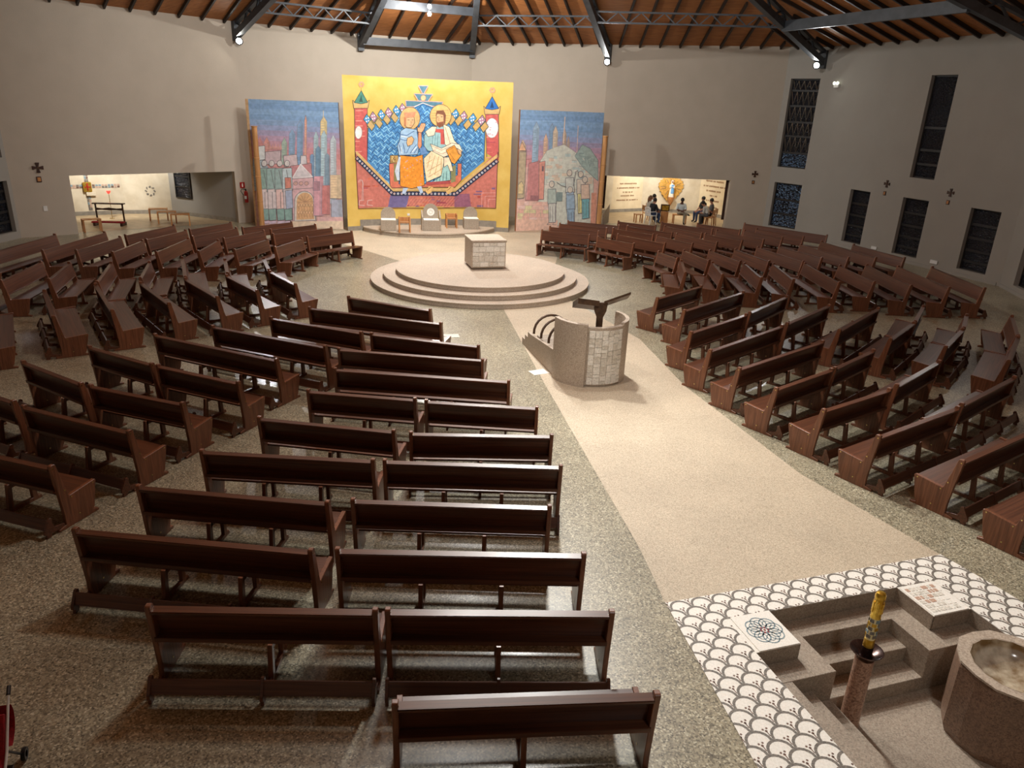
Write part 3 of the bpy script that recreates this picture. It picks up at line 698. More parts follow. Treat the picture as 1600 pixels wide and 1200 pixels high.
# ================================================================ PRESIDENTIAL PLATFORM AND PAINTED PANELS
YA = Vector((-7.68, 33.65)); YB = Vector((-.47, 35.09)); YE = (YB - YA).normalized(); YN = Vector((-YE.y, YE.x)); YW = (YB - YA).length; SAG = .75; YH = 6.53
def ypt(u, z, off=0.0):
    x = u / YW * 2 - 1; back = SAG * (1 - x * x)
    p = YA + YE * u + YN * (back - off); return Vector((p.x, p.y, z))
pf = thing('chair_platform', 'low curved stone platform carrying the celebrants seats', 'platform')
m = MB(); C0 = 3.68; Rp = 3.42
front = []
for k in range(41):
    t = -math.asin(3.0 / Rp) + 2 * math.asin(3.0 / Rp) * k / 40; front.append((C0 + Rp * math.sin(t), 1.64 - Rp * math.cos(t)))
back_ = [(u, None) for u in [C0 + 3.0 - 6.0 * k / 16 for k in range(17)]]
def pw(u, nb, z): p = YA + YE * u + YN * nb; return (p.x, p.y, z)
for nm, d, z0, z1, mt in (('riser', .03, .003, .15, 'step_granite'), ('deck', 0.0, .15, .2, 'altar_granite')):
    m = MB(); pts = [(u, v + d) for u, v in front] + [(u, SAG * (1 - (u / YW * 2 - 1) ** 2) - .02) for u, _ in back_]
    m.prism(pts, lambda p: pw(p[0], p[1], z0), lambda p: pw(p[0], p[1], z1)); m.build(nm, mt, pf)

# --- painted pictures: thin layers of colour on a panel
class Picture:
    def __init__(s, px, W, H, surf, strip=.25, bow=0.0):
        """px: the four corners (top-left, top-right, bottom-right, bottom-left) of the drawing sheet"""
        s.W, s.H, s.surf, s.strip, s.bow, s.px = W, H, surf, strip, bow, px
        dst = [(0, H), (W, H), (W, 0), (0, 0)]; A = []; bb = []
        for (x, y), (u, v) in zip(px, dst):
            A.append([x, y, 1, 0, 0, 0, -u * x, -u * y]); bb.append(u); A.append([0, 0, 0, x, y, 1, -v * x, -v * y]); bb.append(v)
        n = 8; Mx = [r + [c] for r, c in zip(A, bb)]
        for i in range(n):
            p = max(range(i, n), key=lambda k: abs(Mx[k][i])); Mx[i], Mx[p] = Mx[p], Mx[i]
            for k in range(n):
                if k != i:
                    f = Mx[k][i] / Mx[i][i]; Mx[k] = [a - f * b for a, b in zip(Mx[k], Mx[i])]
        s.h = [Mx[i][n] / Mx[i][i] for i in range(n)]
        s.layers = []; s.n = 0; s.pale = .08; s.hold = False
    def uv(s, p):
        x, y = p
        if s.bow:
            k = (x - s.px[0][0]) / (s.px[1][0] - s.px[0][0]) * 2 - 1; y = y + s.bow * (1 - k * k) * max(0, (y - s.px[0][1]) / (s.px[3][1] - s.px[0][1]) * 1.25 - .25)
        h = s.h; d = h[6] * x + h[7] * y + 1
        return ((h[0] * x + h[1] * y + h[2]) / d, (h[3] * x + h[4] * y + h[5]) / d)
    def poly(s, pts, col, dest=None):
        s.n += 0 if s.hold else 1; off = .003 + s.n * .00005; col = tuple(v + (255 - v) * s.pale for v in col)
        P = [s.uv(p) for p in pts]
        u0, u1 = min(p[0] for p in P), max(p[0] for p in P)
        k0, k1 = math.floor(u0 / s.strip), math.ceil(u1 / s.strip)
        for k in range(k0, k1):
            q = P if k1 - k0 == 1 else clip(clip(P, 1, 0, (k + 1) * s.strip), -1, 0, -k * s.strip)
            if len(q) < 3: continue
            s.layers.append(([(max(0, min(s.W, u)), max(0, min(s.H, v))) for u, v in q], off, col, dest))
    def rect(s, x0, y0, x1, y1, col, dest=None): s.poly([(x0, y0), (x1, y0), (x1, y1), (x0, y1)], col, dest)
    def line(s, pts, wd, col):
        for p, q in zip(pts, pts[1:]):
            dx, dy = q[0] - p[0], q[1] - p[1]; l = math.hypot(dx, dy) or 1; nx, ny = -dy / l * wd / 2, dx / l * wd / 2
            s.poly([(p[0] + nx, p[1] + ny), (q[0] + nx, q[1] + ny), (q[0] - nx, q[1] - ny), (p[0] - nx, p[1] - ny)], col)
    def shape(s, pts, col, edge=(40, 36, 40), wd=.7):
        s.poly(pts, col); s.line(list(pts) + [pts[0]], wd, edge)
    def disc(s, cx, cy, rx, ry, col, edge=None, wd=.7, n=18):
        P = [(cx + rx * math.cos(2 * PI * k / n), cy + ry * math.sin(2 * PI * k / n)) for k in range(n)]
        s.poly(P, col)
        if edge: s.line(P + [P[0]], wd, edge)
    def build(s, name, parent, extra=None):
        mb = MB(); cols = []
        for q, off, col, dest in s.layers:
            mb.face([s.surf(u, v, off) for u, v in q], 1 if dest else 0); cols.append(L(col))
        me = bpy.data.meshes.new(name); me.from_pydata(mb.v, [], mb.f); me.materials.append(MATS['mural_paint'])
        if extra: me.materials.append(MATS[extra])
        me.polygons.foreach_set('material_index', mb.m)
        at = me.attributes.new('paint', 'FLOAT_COLOR', 'CORNER'); i = 0
        for p, c in zip(me.polygons, cols):
            for _ in p.loop_indices: at.data[i].color = c; i += 1
        me.update(); return link(name, me, parent)

yp = thing('yellow_mural_panel', 'tall curved yellow panel painted with two enthroned haloed figures', 'mural')
m = MB(); n = 40
for k in range(n):
    a, b = YW * k / n, YW * (k + 1) / n
    m.face([ypt(a, .2, 0), ypt(b, .2, 0), ypt(b, YH, 0), ypt(a, YH, 0)], 0); m.face([ypt(a, YH, 0), ypt(b, YH, 0), ypt(b, YH, -.4), ypt(a, YH, -.4)], 1)
    m.face([ypt(a, 0, -.4), ypt(b, 0, -.4), ypt(b, YH, -.4), ypt(a, YH, -.4)], 1)
for u in (0, YW): m.face([ypt(u, 0, 0), ypt(u, YH, 0), ypt(u, YH, -.4), ypt(u, 0, -.4)], 1)
m.build('panel', ['yellow_paint', 'yellow_edge'], yp)
m = MB()
for k in range(n):
    a, b = YW * k / n, YW * (k + 1) / n
    m.face([ypt(a, 0, .012), ypt(b, 0, .012), ypt(b, .2, .012), ypt(a, .2, .012)]); m.face([ypt(a, .2, .012), ypt(b, .2, .012), ypt(b, .2, 0), ypt(a, .2, 0)])
m.build('base_strip', 'base_strip', yp)
m = MB()
for k in range(n):
    a, b = .55 + (YW - 1.1) * k / n, .55 + (YW - 1.1) * (k + 1) / n
    m.face([ypt(a, .2, .02), ypt(b, .2, .02), ypt(b, .48, .02), ypt(a, .48, .02)]); m.face([ypt(a, .48, .02), ypt(b, .48, .02), ypt(b, .48, 0), ypt(a, .48, 0)])
m.build('base_strip', 'base_strip', yp)
def yflat(u, v, o):
    k = min(math.floor(u / .2), math.floor(YW / .2)); a, b = ypt(k * .2, v, o), ypt((k + 1) * .2, v, o); return a.lerp(b, u / .2 - k)
P = Picture([(528.6, 115.8), (798.6, 129), (794, 363), (544, 361)], YW, YH, yflat, .2, 4.0)
RED, BRICK, NAVY, SAND, CREAM = (188, 106, 94), (150, 62, 70), (34, 40, 66), (196, 160, 102), (236, 216, 170)
INK = (46, 40, 52)
# lower red ground
P.poly([(553, 238), (560, 325), (775, 325), (776.5, 236), (712, 303), (612, 303)], RED)
for k in range(46):
    x = random.uniform(562, 770); y = random.uniform(308, 323) if 610 < x < 712 else random.uniform(max(246 + abs(0), 250 + (x - 553) * 1.05 if x < 612 else 250 + (777 - x) * 1.05), 322)
    c = random.choice([(196, 98, 76), (150, 60, 74), (118, 84, 120), (206, 124, 96), (168, 66, 52)]); w_ = random.uniform(3, 12); P.rect(x, y, min(x + w_, 774), y + random.uniform(1, 3), c)
P.poly([(610, 304), (640, 304), (636, 324), (606, 324.5)], (104, 94, 142)); P.poly([(712, 304), (735, 303), (738, 324), (712, 324)], (140, 84, 108))
for a in (0, 2.2): P.line([(558.5 + a, 285), (560 + a, 281), (564 - a * .3, 281), (566 - a * .3, 286), (566.5 - a, 312)], .7, (190, 160, 160))
for x0 in (560, 573): P.line([(x0 + 8, 312.5), (x0 + 1, 313), (x0, 320), (x0 + 9, 321)], .8, (206, 180, 176))
for a in (0, 5, 10): P.line([(754 + a, 324), (754 + a, 302 + a), (775, 301.5 + a)], .8, (214, 150, 144))
for a in range(7): P.line([(635 + a * 5, 323), (646 + a * 5, 309)], .6, (214, 140, 110)); P.line([(676 + a * 5, 323), (688 + a * 5, 309)], .6, (140, 62, 60))
# blue field
P.poly([(572, 200), (590, 190), (610, 184), (628, 172), (658, 159), (690, 172), (716, 180), (758, 200), (757, 252), (718, 286), (610, 296), (571, 252)], (66, 130, 188))
BF = [(574, 206), (592, 197), (612, 190), (630, 178), (658, 164), (690, 178), (716, 186), (755, 206), (754, 249), (716, 283), (612, 292), (574, 250)]
def inside(x, y, q):
    c_ = False
    for (x0, y0), (x1, y1) in zip(q, q[1:] + q[:1]):
        if (y0 > y) != (y1 > y) and x < (x1 - x0) * (y - y0) / (y1 - y0) + x0: c_ = not c_
    return c_
P.n += 1; P.hold = True
for iy in range(34):
    for ix in range(40):
        x, y = 572 + ix * 4.7 + (iy % 2) * 2.3, 164 + iy * 4.0
        if not inside(x, y, BF): continue
        d_ = 1 if (ix + iy) % 2 else -1; h_ = random.uniform(1.6, 2.4)
        P.line([(x - h_, y - d_ * h_), (x + h_, y + d_ * h_)], 1.1, random.choice([(128, 190, 226), (30, 74, 132), (44, 96, 158), (150, 206, 232), (26, 62, 116)]))
P.hold = False
P.line([(572, 200), (571.5, 252)], .9, INK); P.line([(757.5, 200), (756.5, 253)], .9, INK)
# towers
for x0, x1, y0, yb, roof, capy in ((549.5, 570, 166, 246, (64, 124, 108), 156), (757.5, 777, 176, 246, (36, 98, 176), 166)):
    P.poly([(x0, y0), (x1, y0), (x1 + 1.5, yb + 6), (x0 + 3, yb - 6)], (190, 84, 80)); 
    for k in range(9): y = y0 + 6 + k * 8; P.rect(x0 + 2, y, x0 + 2 + random.uniform(6, 16), y + 1.4, random.choice([(208, 110, 96), (160, 64, 76), (214, 140, 124)]))
    P.line([(x0, y0), (x0 + 3, yb)], .8, INK); P.line([(x1, y0), (x1 + 1.5, yb)], .8, INK)
    P.shape([(x0 - 3, capy), (x0 + 0, capy + 3), (x1 - 0, capy + 3), (x1 + 3, capy), (x1 + 1, y0 + 3), (x0 - 1, y0 + 3)], SAND)
    xm = (x0 + x1) / 2; P.shape([(x0 - .5, capy + 4), (xm, capy - 15), (x1 + .5, capy + 4), (xm, capy + 6)], roof); P.poly([(xm - 3, capy + 3), (xm, capy - 8), (xm + 3, capy + 3)], tuple(int(c * .55) for c in roof))
    P.line([(xm, capy - 15), (xm, capy - 19)], .6, (150, 110, 70))
    for k in range(6): t = k * PI / 3; P.disc(xm + 3.2 * math.cos(t), capy - 25 + 3.2 * math.sin(t), 1.8, 1.8, (190, 140, 106))
P.disc(557, 207, 5.5, 10, (232, 226, 222), (150, 140, 140)); P.disc(767.5, 200.5, 9.5, 15.5, (236, 230, 230), (150, 140, 140))
for k in range(9): P.disc(761 + random.random() * 13, 190 + random.random() * 22, 1.6, 1.1, random.choice([(190, 180, 196), (210, 170, 180)]))
# lozenges stepping along the top of the blue field
def loz(x, y, col, hx=6.0, hy=8.6, star=True, tilt=2.2):
    q = [(x - tilt * .6, y - hy), (x + hx, y + tilt * .3), (x + tilt * .6, y + hy), (x - hx, y - tilt * .3)]
    P.shape(q, col, (50, 70, 70), .9)
    if star:
        for t in range(4): a = t * PI / 2 + .6; P.disc(x + 2.4 * math.cos(a), y + 3.4 * math.sin(a), 1.2, 1.4, (226, 222, 230), None, .5, 8)
BLU, PNK = (64, 142, 196), (168, 120, 144)
for k, (x, y) in enumerate(((570.5, 187), (580, 183), (593, 179.5), (604.5, 176.5), (617, 173), (627, 170))): loz(x, y, BLU if k % 2 == 0 else PNK, 6.2, 8.8)
for k, (x, y) in enumerate(((576.5, 196), (589, 192.5), (601.5, 187), (614, 184))): loz(x, y, (186, 156, 100), 6.4, 8.6, False)
for k, (x, y) in enumerate(((710.5, 179), (723.5, 182.5), (737.5, 186), (751.5, 189))): loz(x, y, BLU if k % 2 == 0 else PNK, 6.4, 9, True, -2.2)
for k, (x, y) in enumerate(((705, 188), (716.5, 189), (730, 195), (744, 197.5), (756, 199))): loz(x, y, (196, 158, 92), 6.4, 8.6, False, -2.2)
# stepped crest in the middle
SL = (74, 118, 138)
for q in ([(651, 133), (667, 133.5), (660.5, 146), (658, 146)], [(644.5, 146), (674.5, 147), (667, 158.5), (652, 158)], [(631, 157), (691, 159.5), (688, 168), (672, 166), (659, 161), (645, 167), (632, 167)]): P.shape(q, SL, (206, 160, 150), 1.2)
P.disc(659.5, 153, 4.2, 4.6, (226, 176, 128), (150, 100, 80)); P.line([(645, 167.5), (659, 161), (674, 166.5)], 1, (234, 226, 226))
# gold kerb and dotted dark band
def band(pts, wd, col):
    P.line(pts, wd, col)
    for p in pts[1:-1]: P.disc(p[0], p[1], wd / 2, wd / 2, col, None, .5, 10)
band([(553.5, 237.5), (613.5, 296.5), (713, 297), (777, 243)], 4.2, (206, 170, 108)); band([(554, 246), (613, 302.8), (714, 303.5), (777, 251)], 6.6, NAVY)
pl_ = [(554, 246), (613, 302.8), (714, 303.5), (777, 251)]
for (a, b), nn_ in zip(zip(pl_, pl_[1:]), (15, 17, 15)):
    for k in range(nn_):
        t = (k + .5) / nn_; x, y = a[0] + (b[0] - a[0]) * t, a[1] + (b[1] - a[1]) * t; P.disc(x, y, 1.7, 1.8, (196, 206, 220) if k % 2 else (214, 188, 186), None, .5, 8); P.disc(x, y, .7, .8, NAVY, None, .5, 6)
# throne
P.shape([(606.5, 256), (621, 254), (623, 288), (690, 288), (716, 274), (716, 256), (722, 256), (722, 282), (712, 293), (612, 294), (609, 290)], (206, 110, 84)); P.shape([(608, 243), (621, 243), (621, 255), (608, 255)], (176, 140, 78))
for k in range(10): P.disc(610 + random.random() * 9, 245 + random.random() * 8, 1, 1, random.choice([(230, 210, 150), (120, 80, 50)]), None, .5, 7)
P.poly([(614, 256), (621, 256), (622, 284), (615, 284)], (130, 120, 74)); P.poly([(705, 262), (713, 258), (713, 284), (706, 286)], (130, 130, 84))
# halos
P.disc(638.5, 185.5, 16.2, 18, (212, 172, 110), (110, 80, 60), .8, 26); P.disc(687.5, 181, 17, 17.6, (226, 182, 110), (110, 80, 60), .8, 26)
for k in range(5): P.line([(672 + abs(k - 2) * 1.6, 173 + k * 4), (703 - abs(k - 2) * 1.6, 173 + k * 4)], .4, (160, 116, 70))
# left figure
P.shape([(624, 205), (632, 200), (650, 203), (655, 222), (652, 242), (622, 243), (619, 228), (623, 220)], (154, 190, 222))
for a in ([(623, 210), (634, 212), (646, 205)], [(622, 217), (632, 220), (640, 216)], [(622, 226), (626, 238)], [(628, 224), (632, 240)], [(640, 240), (650, 226)], [(634, 240), (640, 228)], [(646, 240), (653, 230)], [(650, 206), (653, 220)]): P.line(a, 1.1, (70, 104, 160))
for a in ([(625, 213), (636, 215)], [(625, 230), (627, 240)], [(643, 238), (650, 230)]): P.line(a, 1.2, (222, 236, 246))
P.shape([(623.5, 243), (648, 245.5), (660, 242), (664, 290), (644, 295), (625, 291)], (230, 140, 40))
for k in range(46): P.disc(626 + random.random() * 34, 248 + random.random() * 40, 1.1, 1.1, random.choice([(214, 150, 120), (240, 164, 60), (206, 120, 40), (196, 160, 160)]), None, .5, 7)
P.poly([(630, 294), (638, 294), (633, 303), (628, 303)], (176, 196, 224)); P.poly([(652, 292), (659, 291), (662, 301), (658, 303)], (176, 196, 224))
P.poly([(616, 268), (622, 245), (625, 246), (623, 270), (624, 282), (620, 282)], (196, 210, 226))
P.shape([(631, 184), (645, 183), (646.5, 192), (641, 200), (633, 199), (630, 192)], (228, 176, 128)); P.poly([(629, 176), (648, 175), (646, 183), (631, 184)], (222, 140, 104)); P.poly([(629, 183), (633, 184), (632, 196), (629.5, 198)], (190, 120, 80))
P.line([(635, 188), (638, 187.5)], .7, INK); P.line([(641.5, 187.5), (644.5, 187.5)], .7, INK); P.line([(640, 189), (641.5, 192.5), (639.5, 193)], .5, (150, 90, 60)); P.line([(638, 196), (642, 196)], .7, (180, 70, 60))
P.shape([(635, 216), (642, 213), (646, 218), (643, 226), (636, 229), (634, 224)], (226, 178, 124))
# raised hand between them
P.shape([(652.5, 205), (657.5, 206), (658.5, 228), (655, 234), (652, 228)], (220, 140, 100))
P.shape([(651.5, 206), (650.5, 198), (653.5, 200), (657, 192.5), (659, 193), (662, 192.5), (664, 195), (661, 204), (657.5, 208)], (228, 170, 126)); P.line([(655.5, 201), (658.5, 194)], .4, (120, 80, 60)); P.line([(658, 202), (661.5, 194.5)], .4, (120, 80, 60))
P.poly([(655, 232), (664, 229), (668, 240), (658, 243)], (96, 140, 196))
# right figure
P.shape([(662, 212), (670, 202), (684, 196), (700, 198), (708, 214), (712, 230), (690, 240), (668, 236), (662, 228)], (150, 194, 200))
for x in (676, 680, 684): P.line([(x, 210), (x - 1, 230)], .8, (90, 136, 150))
P.shape([(663.5, 206), (674, 198), (682, 198), (678, 212), (668, 214)], (236, 224, 200)); P.poly([(680, 202), (694, 202), (694.5, 226), (688.5, 226), (688, 208), (680, 207)], (200, 80, 74))
P.shape([(692, 194), (702, 199), (710, 220), (718, 228), (704, 232), (695, 226)], (240, 226, 196)); P.line([(695, 199), (704, 226)], .7, (190, 120, 80))
P.shape([(672, 225), (690, 232), (706, 224), (718, 226), (723, 236), (716, 246), (704, 242), (694, 246), (678, 240)], (240, 226, 200)); P.line([(674, 228), (690, 235), (704, 230)], .7, (170, 130, 90)); P.line([(676, 235), (690, 241), (698, 238)], .7, (170, 130, 90))
P.shape([(674, 236), (662, 248), (663, 262), (667, 285), (688, 276), (694, 274), (698, 250), (690, 244)], (240, 222, 180))
for a in ([(672, 244), (668, 262)], [(680, 243), (672, 272)], [(686, 245), (680, 274)], [(690, 248), (690, 272)], [(666, 256), (676, 250)], [(668, 268), (690, 256)], [(670, 277), (692, 264)]): P.line(a, .8, (200, 150, 90))
P.shape([(694, 254), (703, 254), (705, 282), (674, 286), (690, 276)], (150, 198, 196))
for x in (684, 689, 694, 699): P.line([(x, 277 - (x - 684) * .6), (x - 1, 285)], .9, (60, 110, 120))
P.shape([(697, 235), (710, 227), (721, 244), (711, 257), (706, 254)], (224, 150, 56)); P.line([(700, 236), (710, 230), (718, 243)], .7, (170, 96, 40)); P.line([(703, 240), (711, 251)], .7, (170, 96, 40)); P.shape([(714, 232), (721, 236), (722, 244), (717, 240)], (228, 180, 130))
P.shape([(694, 246), (702, 246), (706, 256), (709, 268), (704, 268), (700, 258), (694, 262)], (240, 222, 190))
P.poly([(666, 285), (704, 283), (706, 287), (668, 290)], (170, 70, 70))
P.shape([(681, 176), (694, 176), (695, 190), (691, 198), (684, 198), (681, 190)], (226, 172, 122)); P.poly([(679.5, 182), (681, 173.5), (692, 172.5), (696, 180), (695, 194), (692.5, 192), (692, 180), (683, 178)], (120, 74, 52))
P.poly([(681, 189), (683.5, 192), (687, 191), (693, 190), (692, 197), (686, 200), (682, 197)], (132, 80, 56)); P.line([(682, 183.5), (684.5, 183)], .8, INK); P.line([(688, 183), (691, 183)], .8, INK); P.line([(685.5, 184), (684, 188.5), (686, 189)], .5, (150, 90, 60)); P.line([(684, 193.5), (688, 193)], .8, (170, 60, 56))
for x in (666, 698): P.poly([(x, 300), (x + 5, 291), (x + 12, 293), (x + 10, 300), (x + 4, 304)], (222, 180, 110)); P.line([(x + 2, 298), (x + 8, 293)], .7, (90, 60, 40))
P.line([(553, 238), (559.5, 325.5), (668, 325.5), (775, 325.5), (777, 238)], 1.0, (90, 40, 40))
P.build('painting', yp, 'mural_blue')

# ---- the two side murals
def flat_panel(a, b):
    A_, B_ = Vector(a), Vector(b); e = (B_ - A_).normalized(); n_ = Vector((-e.y, e.x)); n_ = n_ if n_.y < 0 else -n_; W_ = (B_ - A_).length
    return W_, (lambda u, v, o: (lambda p: Vector((p.x, p.y, v)))(A_ + e * u + n_ * o))
def side_mural(name, label, a, b, px, draw):
    W_, sf = flat_panel(a, b); r = thing(name, label, 'mural'); H_ = 5.42
    m = MB(); q = [sf(0, 0, 0), sf(W_, 0, 0), sf(W_, H_, 0), sf(0, H_, 0), sf(0, 0, -.12), sf(W_, 0, -.12), sf(W_, H_, -.12), sf(0, H_, -.12)]
    m.poly(q, [(0, 1, 2, 3), (5, 4, 7, 6), (1, 5, 6, 2), (4, 0, 3, 7), (3, 2, 6, 7), (4, 5, 1, 0)]); m.build('panel', 'mural_back', r)
    p = Picture(px, W_, H_, sf, 50.0); p.pale = .34; draw(p)
    x0, x1 = px[3][0] + 4, px[2][0] - 6
    p.n += 2; p.hold = True
    for k in range(150):
        x = random.uniform(x0, x1 - 8); y = random.uniform(242, 338); a_ = random.choice([0, PI / 2, .9, 2.2]) + random.uniform(-.2, .2); l_ = random.uniform(2, 7)
        p.line([(x, y), (x + l_ * math.cos(a_), y + l_ * math.sin(a_))], random.uniform(.4, .9), random.choice([(70, 56, 66), (226, 214, 214), (120, 80, 90), (230, 210, 190), (90, 110, 130)])); p.build('painting', r); return r, sf, W_
def sky(p, x0, x1, yt, y1):
    bands = [(86, 138, 196), (74, 126, 188), (94, 146, 204), (82, 134, 194), (96, 138, 194), (110, 130, 186), (128, 118, 164), (150, 112, 150), (168, 108, 134), (184, 104, 116), (192, 98, 100), (200, 106, 102), (196, 112, 110), (206, 124, 118)]
    n_ = len(bands)
    for k, c in enumerate(bands): p.poly([(x0, yt(x0) + k * y1 / n_), (x1, yt(x1) + k * y1 / n_), (x1, yt(x1) + (k + 1) * y1 / n_ + .5), (x0, yt(x0) + (k + 1) * y1 / n_ + .5)], c)
    for k in range(40):
        x = random.uniform(x0, x1 - 30); y = random.uniform(0, y1 - 2); c = bands[min(n_ - 1, int(y / y1 * n_))]; d = random.choice([-22, 18, 26]); p.rect(x, yt(x) + y, x + random.uniform(14, 40), yt(x) + y + .8, tuple(max(0, min(255, v + d)) for v in c))
def tower(p, x, w_, y0, y1, col, tip=0, win=None):
    p.shape([(x, y1), (x, y0), (x + w_ / 2, y0 - tip), (x + w_, y0), (x + w_, y1)], col, (90, 90, 120), .5)
    if win:
        y = y0 + 3
        while y < y1 - 3: p.line([(x + 1, y), (x + w_ - 1, y)], .5, win); y += 4
    p.poly([(x + w_ * .6, y1), (x + w_ * .6, y0), (x + w_, y0), (x + w_, y1)], tuple(int(c * .86) for c in col))
def draw_left(p):
    sky(p, 383, 534, lambda x: 154 + (x - 384) * .04, 118)
    p.rect(404, 268, 534, 360, (196, 140, 134))
    for a in ((399, 22, 250, 300, (150, 176, 190)), (414, 9, 225, 262, (196, 110, 100)), (441, 8, 226, 260, (130, 160, 140)), (452, 9, 212, 262, (96, 140, 190)), (464, 9, 198, 270, (84, 130, 184)), (475, 3.5, 190, 280, (226, 140, 110)), (489, 7, 216, 300, (140, 176, 190)), (499, 10, 192, 300, (222, 190, 110)), (500, 9, 215, 306, (150, 190, 206)), (514, 9, 222, 320, (170, 188, 200))): tower(p, a[0], a[1], a[2], a[3], a[4], 9, (90, 110, 140))
    p.line([(503.5, 192), (503.5, 174)], 1.0, (206, 190, 150)); tower(p, 484, 6, 246, 306, (70, 120, 176), 3); tower(p, 492, 8, 236, 310, (60, 110, 150), 6); tower(p, 506, 7, 246, 316, (84, 120, 150), 4)
    p.poly([(401, 229), (408, 216), (416, 232)], (176, 92, 92)); p.shape([(401, 232), (416, 230), (417, 252), (402, 254)], (196, 206, 210)); p.shape([(417, 240), (440, 238), (440, 258), (417, 260)], (176, 150, 160))
    for k in range(6): p.poly([(418 + k * 4, 236), (420 + k * 4, 226), (422 + k * 4, 236)], (190, 120, 110))
    p.shape([(444, 246), (464, 244), (466, 262), (446, 264)], (196, 168, 176)); p.shape([(470, 246), (478, 246), (480, 262), (470, 264)], (206, 196, 204))
    p.shape([(455, 262), (486, 258), (488, 292), (457, 294)], (176, 92, 100)); p.shape([(458, 281), (470, 259), (488, 279)], (206, 196, 206), (240, 230, 236), 1.3)
    p.shape([(457, 282), (489, 280), (489, 297), (458, 298)], (206, 150, 160)); [p.disc(463 + k * 8, 289, 3.2, 3, (190, 130, 120), (90, 60, 70), .7, 10) for k in range(3)]
    p.shape([(458, 298), (490, 296), (494, 346), (460, 350)], (206, 150, 160))
    P_ = [(476 + 14 * math.cos(t * PI / 12), 315 - 14 * math.sin(t * PI / 12)) for t in range(13)]; p.shape(P_ + [(462, 346), (493, 345)], (206, 196, 190)); P_ = [(477 + 12 * math.cos(t * PI / 12), 316 - 13 * math.sin(t * PI / 12)) for t in range(13)]; p.poly(P_ + [(465, 344), (491, 343)], (206, 146, 84))
    for k in range(5): t = PI * (k + 1) / 6; p.line([(477, 318), (477 + 12 * math.cos(t), 317 - 12 * math.sin(t))], .8, (160, 92, 50))
    p.line([(466, 318), (491, 317)], .8, (150, 90, 60))
    for k in range(12): x = 468 + (k % 6) * 4; y = 322 + (k // 6) * 11; p.disc(x, y, 1.6, 2.4, (226, 170, 110), (150, 84, 50), .6, 8); p.line([(x, y + 2), (x + 1, y + 8)], 1.0, (176, 104, 60))
    # group of robed figures
    for x, c1, c2 in ((413, (96, 140, 130), (214, 196, 200)), (424, (110, 152, 150), (206, 190, 196)), (436, (112, 150, 150), (222, 178, 176)), (447, (170, 196, 206), (196, 180, 190))):
        p.disc(x + 3, 258, 4, 5, (196, 190, 190), INK, .7, 10); p.shape([(x - 4, 266), (x + 10, 265), (x + 12, 300), (x - 3, 302)], c1, INK, .7); p.shape([(x - 2, 298), (x + 11, 297), (x + 12, 328), (x, 330)], c2, INK, .7); p.shape([(x, 328), (x + 11, 327), (x + 12, 344), (x + 2, 345)], (96, 146, 140), INK, .7)
        p.line([(x + 2, 268), (x + 8, 296)], .8, INK); p.line([(x + 5, 302), (x + 6, 326)], .7, INK); p.poly([(x + 1, 346), (x + 12, 345), (x + 12, 349), (x + 2, 350)], (196, 170, 200))
    p.shape([(447, 280), (456, 280), (457, 296), (448, 297)], (196, 90, 70)); p.shape([(448, 300), (458, 299), (460, 326), (450, 328)], (140, 156, 196))
    tower(p, 490, 14, 278, 338, (206, 130, 150)); tower(p, 502, 12, 292, 336, (190, 84, 84)); tower(p, 514, 17, 276, 312, (226, 190, 140), 0, (180, 140, 100)); tower(p, 516, 17, 314, 342, (140, 150, 180)); tower(p, 489, 10, 286, 300, (150, 90, 110)); p.rect(496, 340, 534, 347, (210, 150, 150)); p.rect(456, 346, 534, 362, (222, 190, 156))
    p.poly([(383, 154), (388.5, 154), (409, 360), (405, 360)], (176, 124, 64))
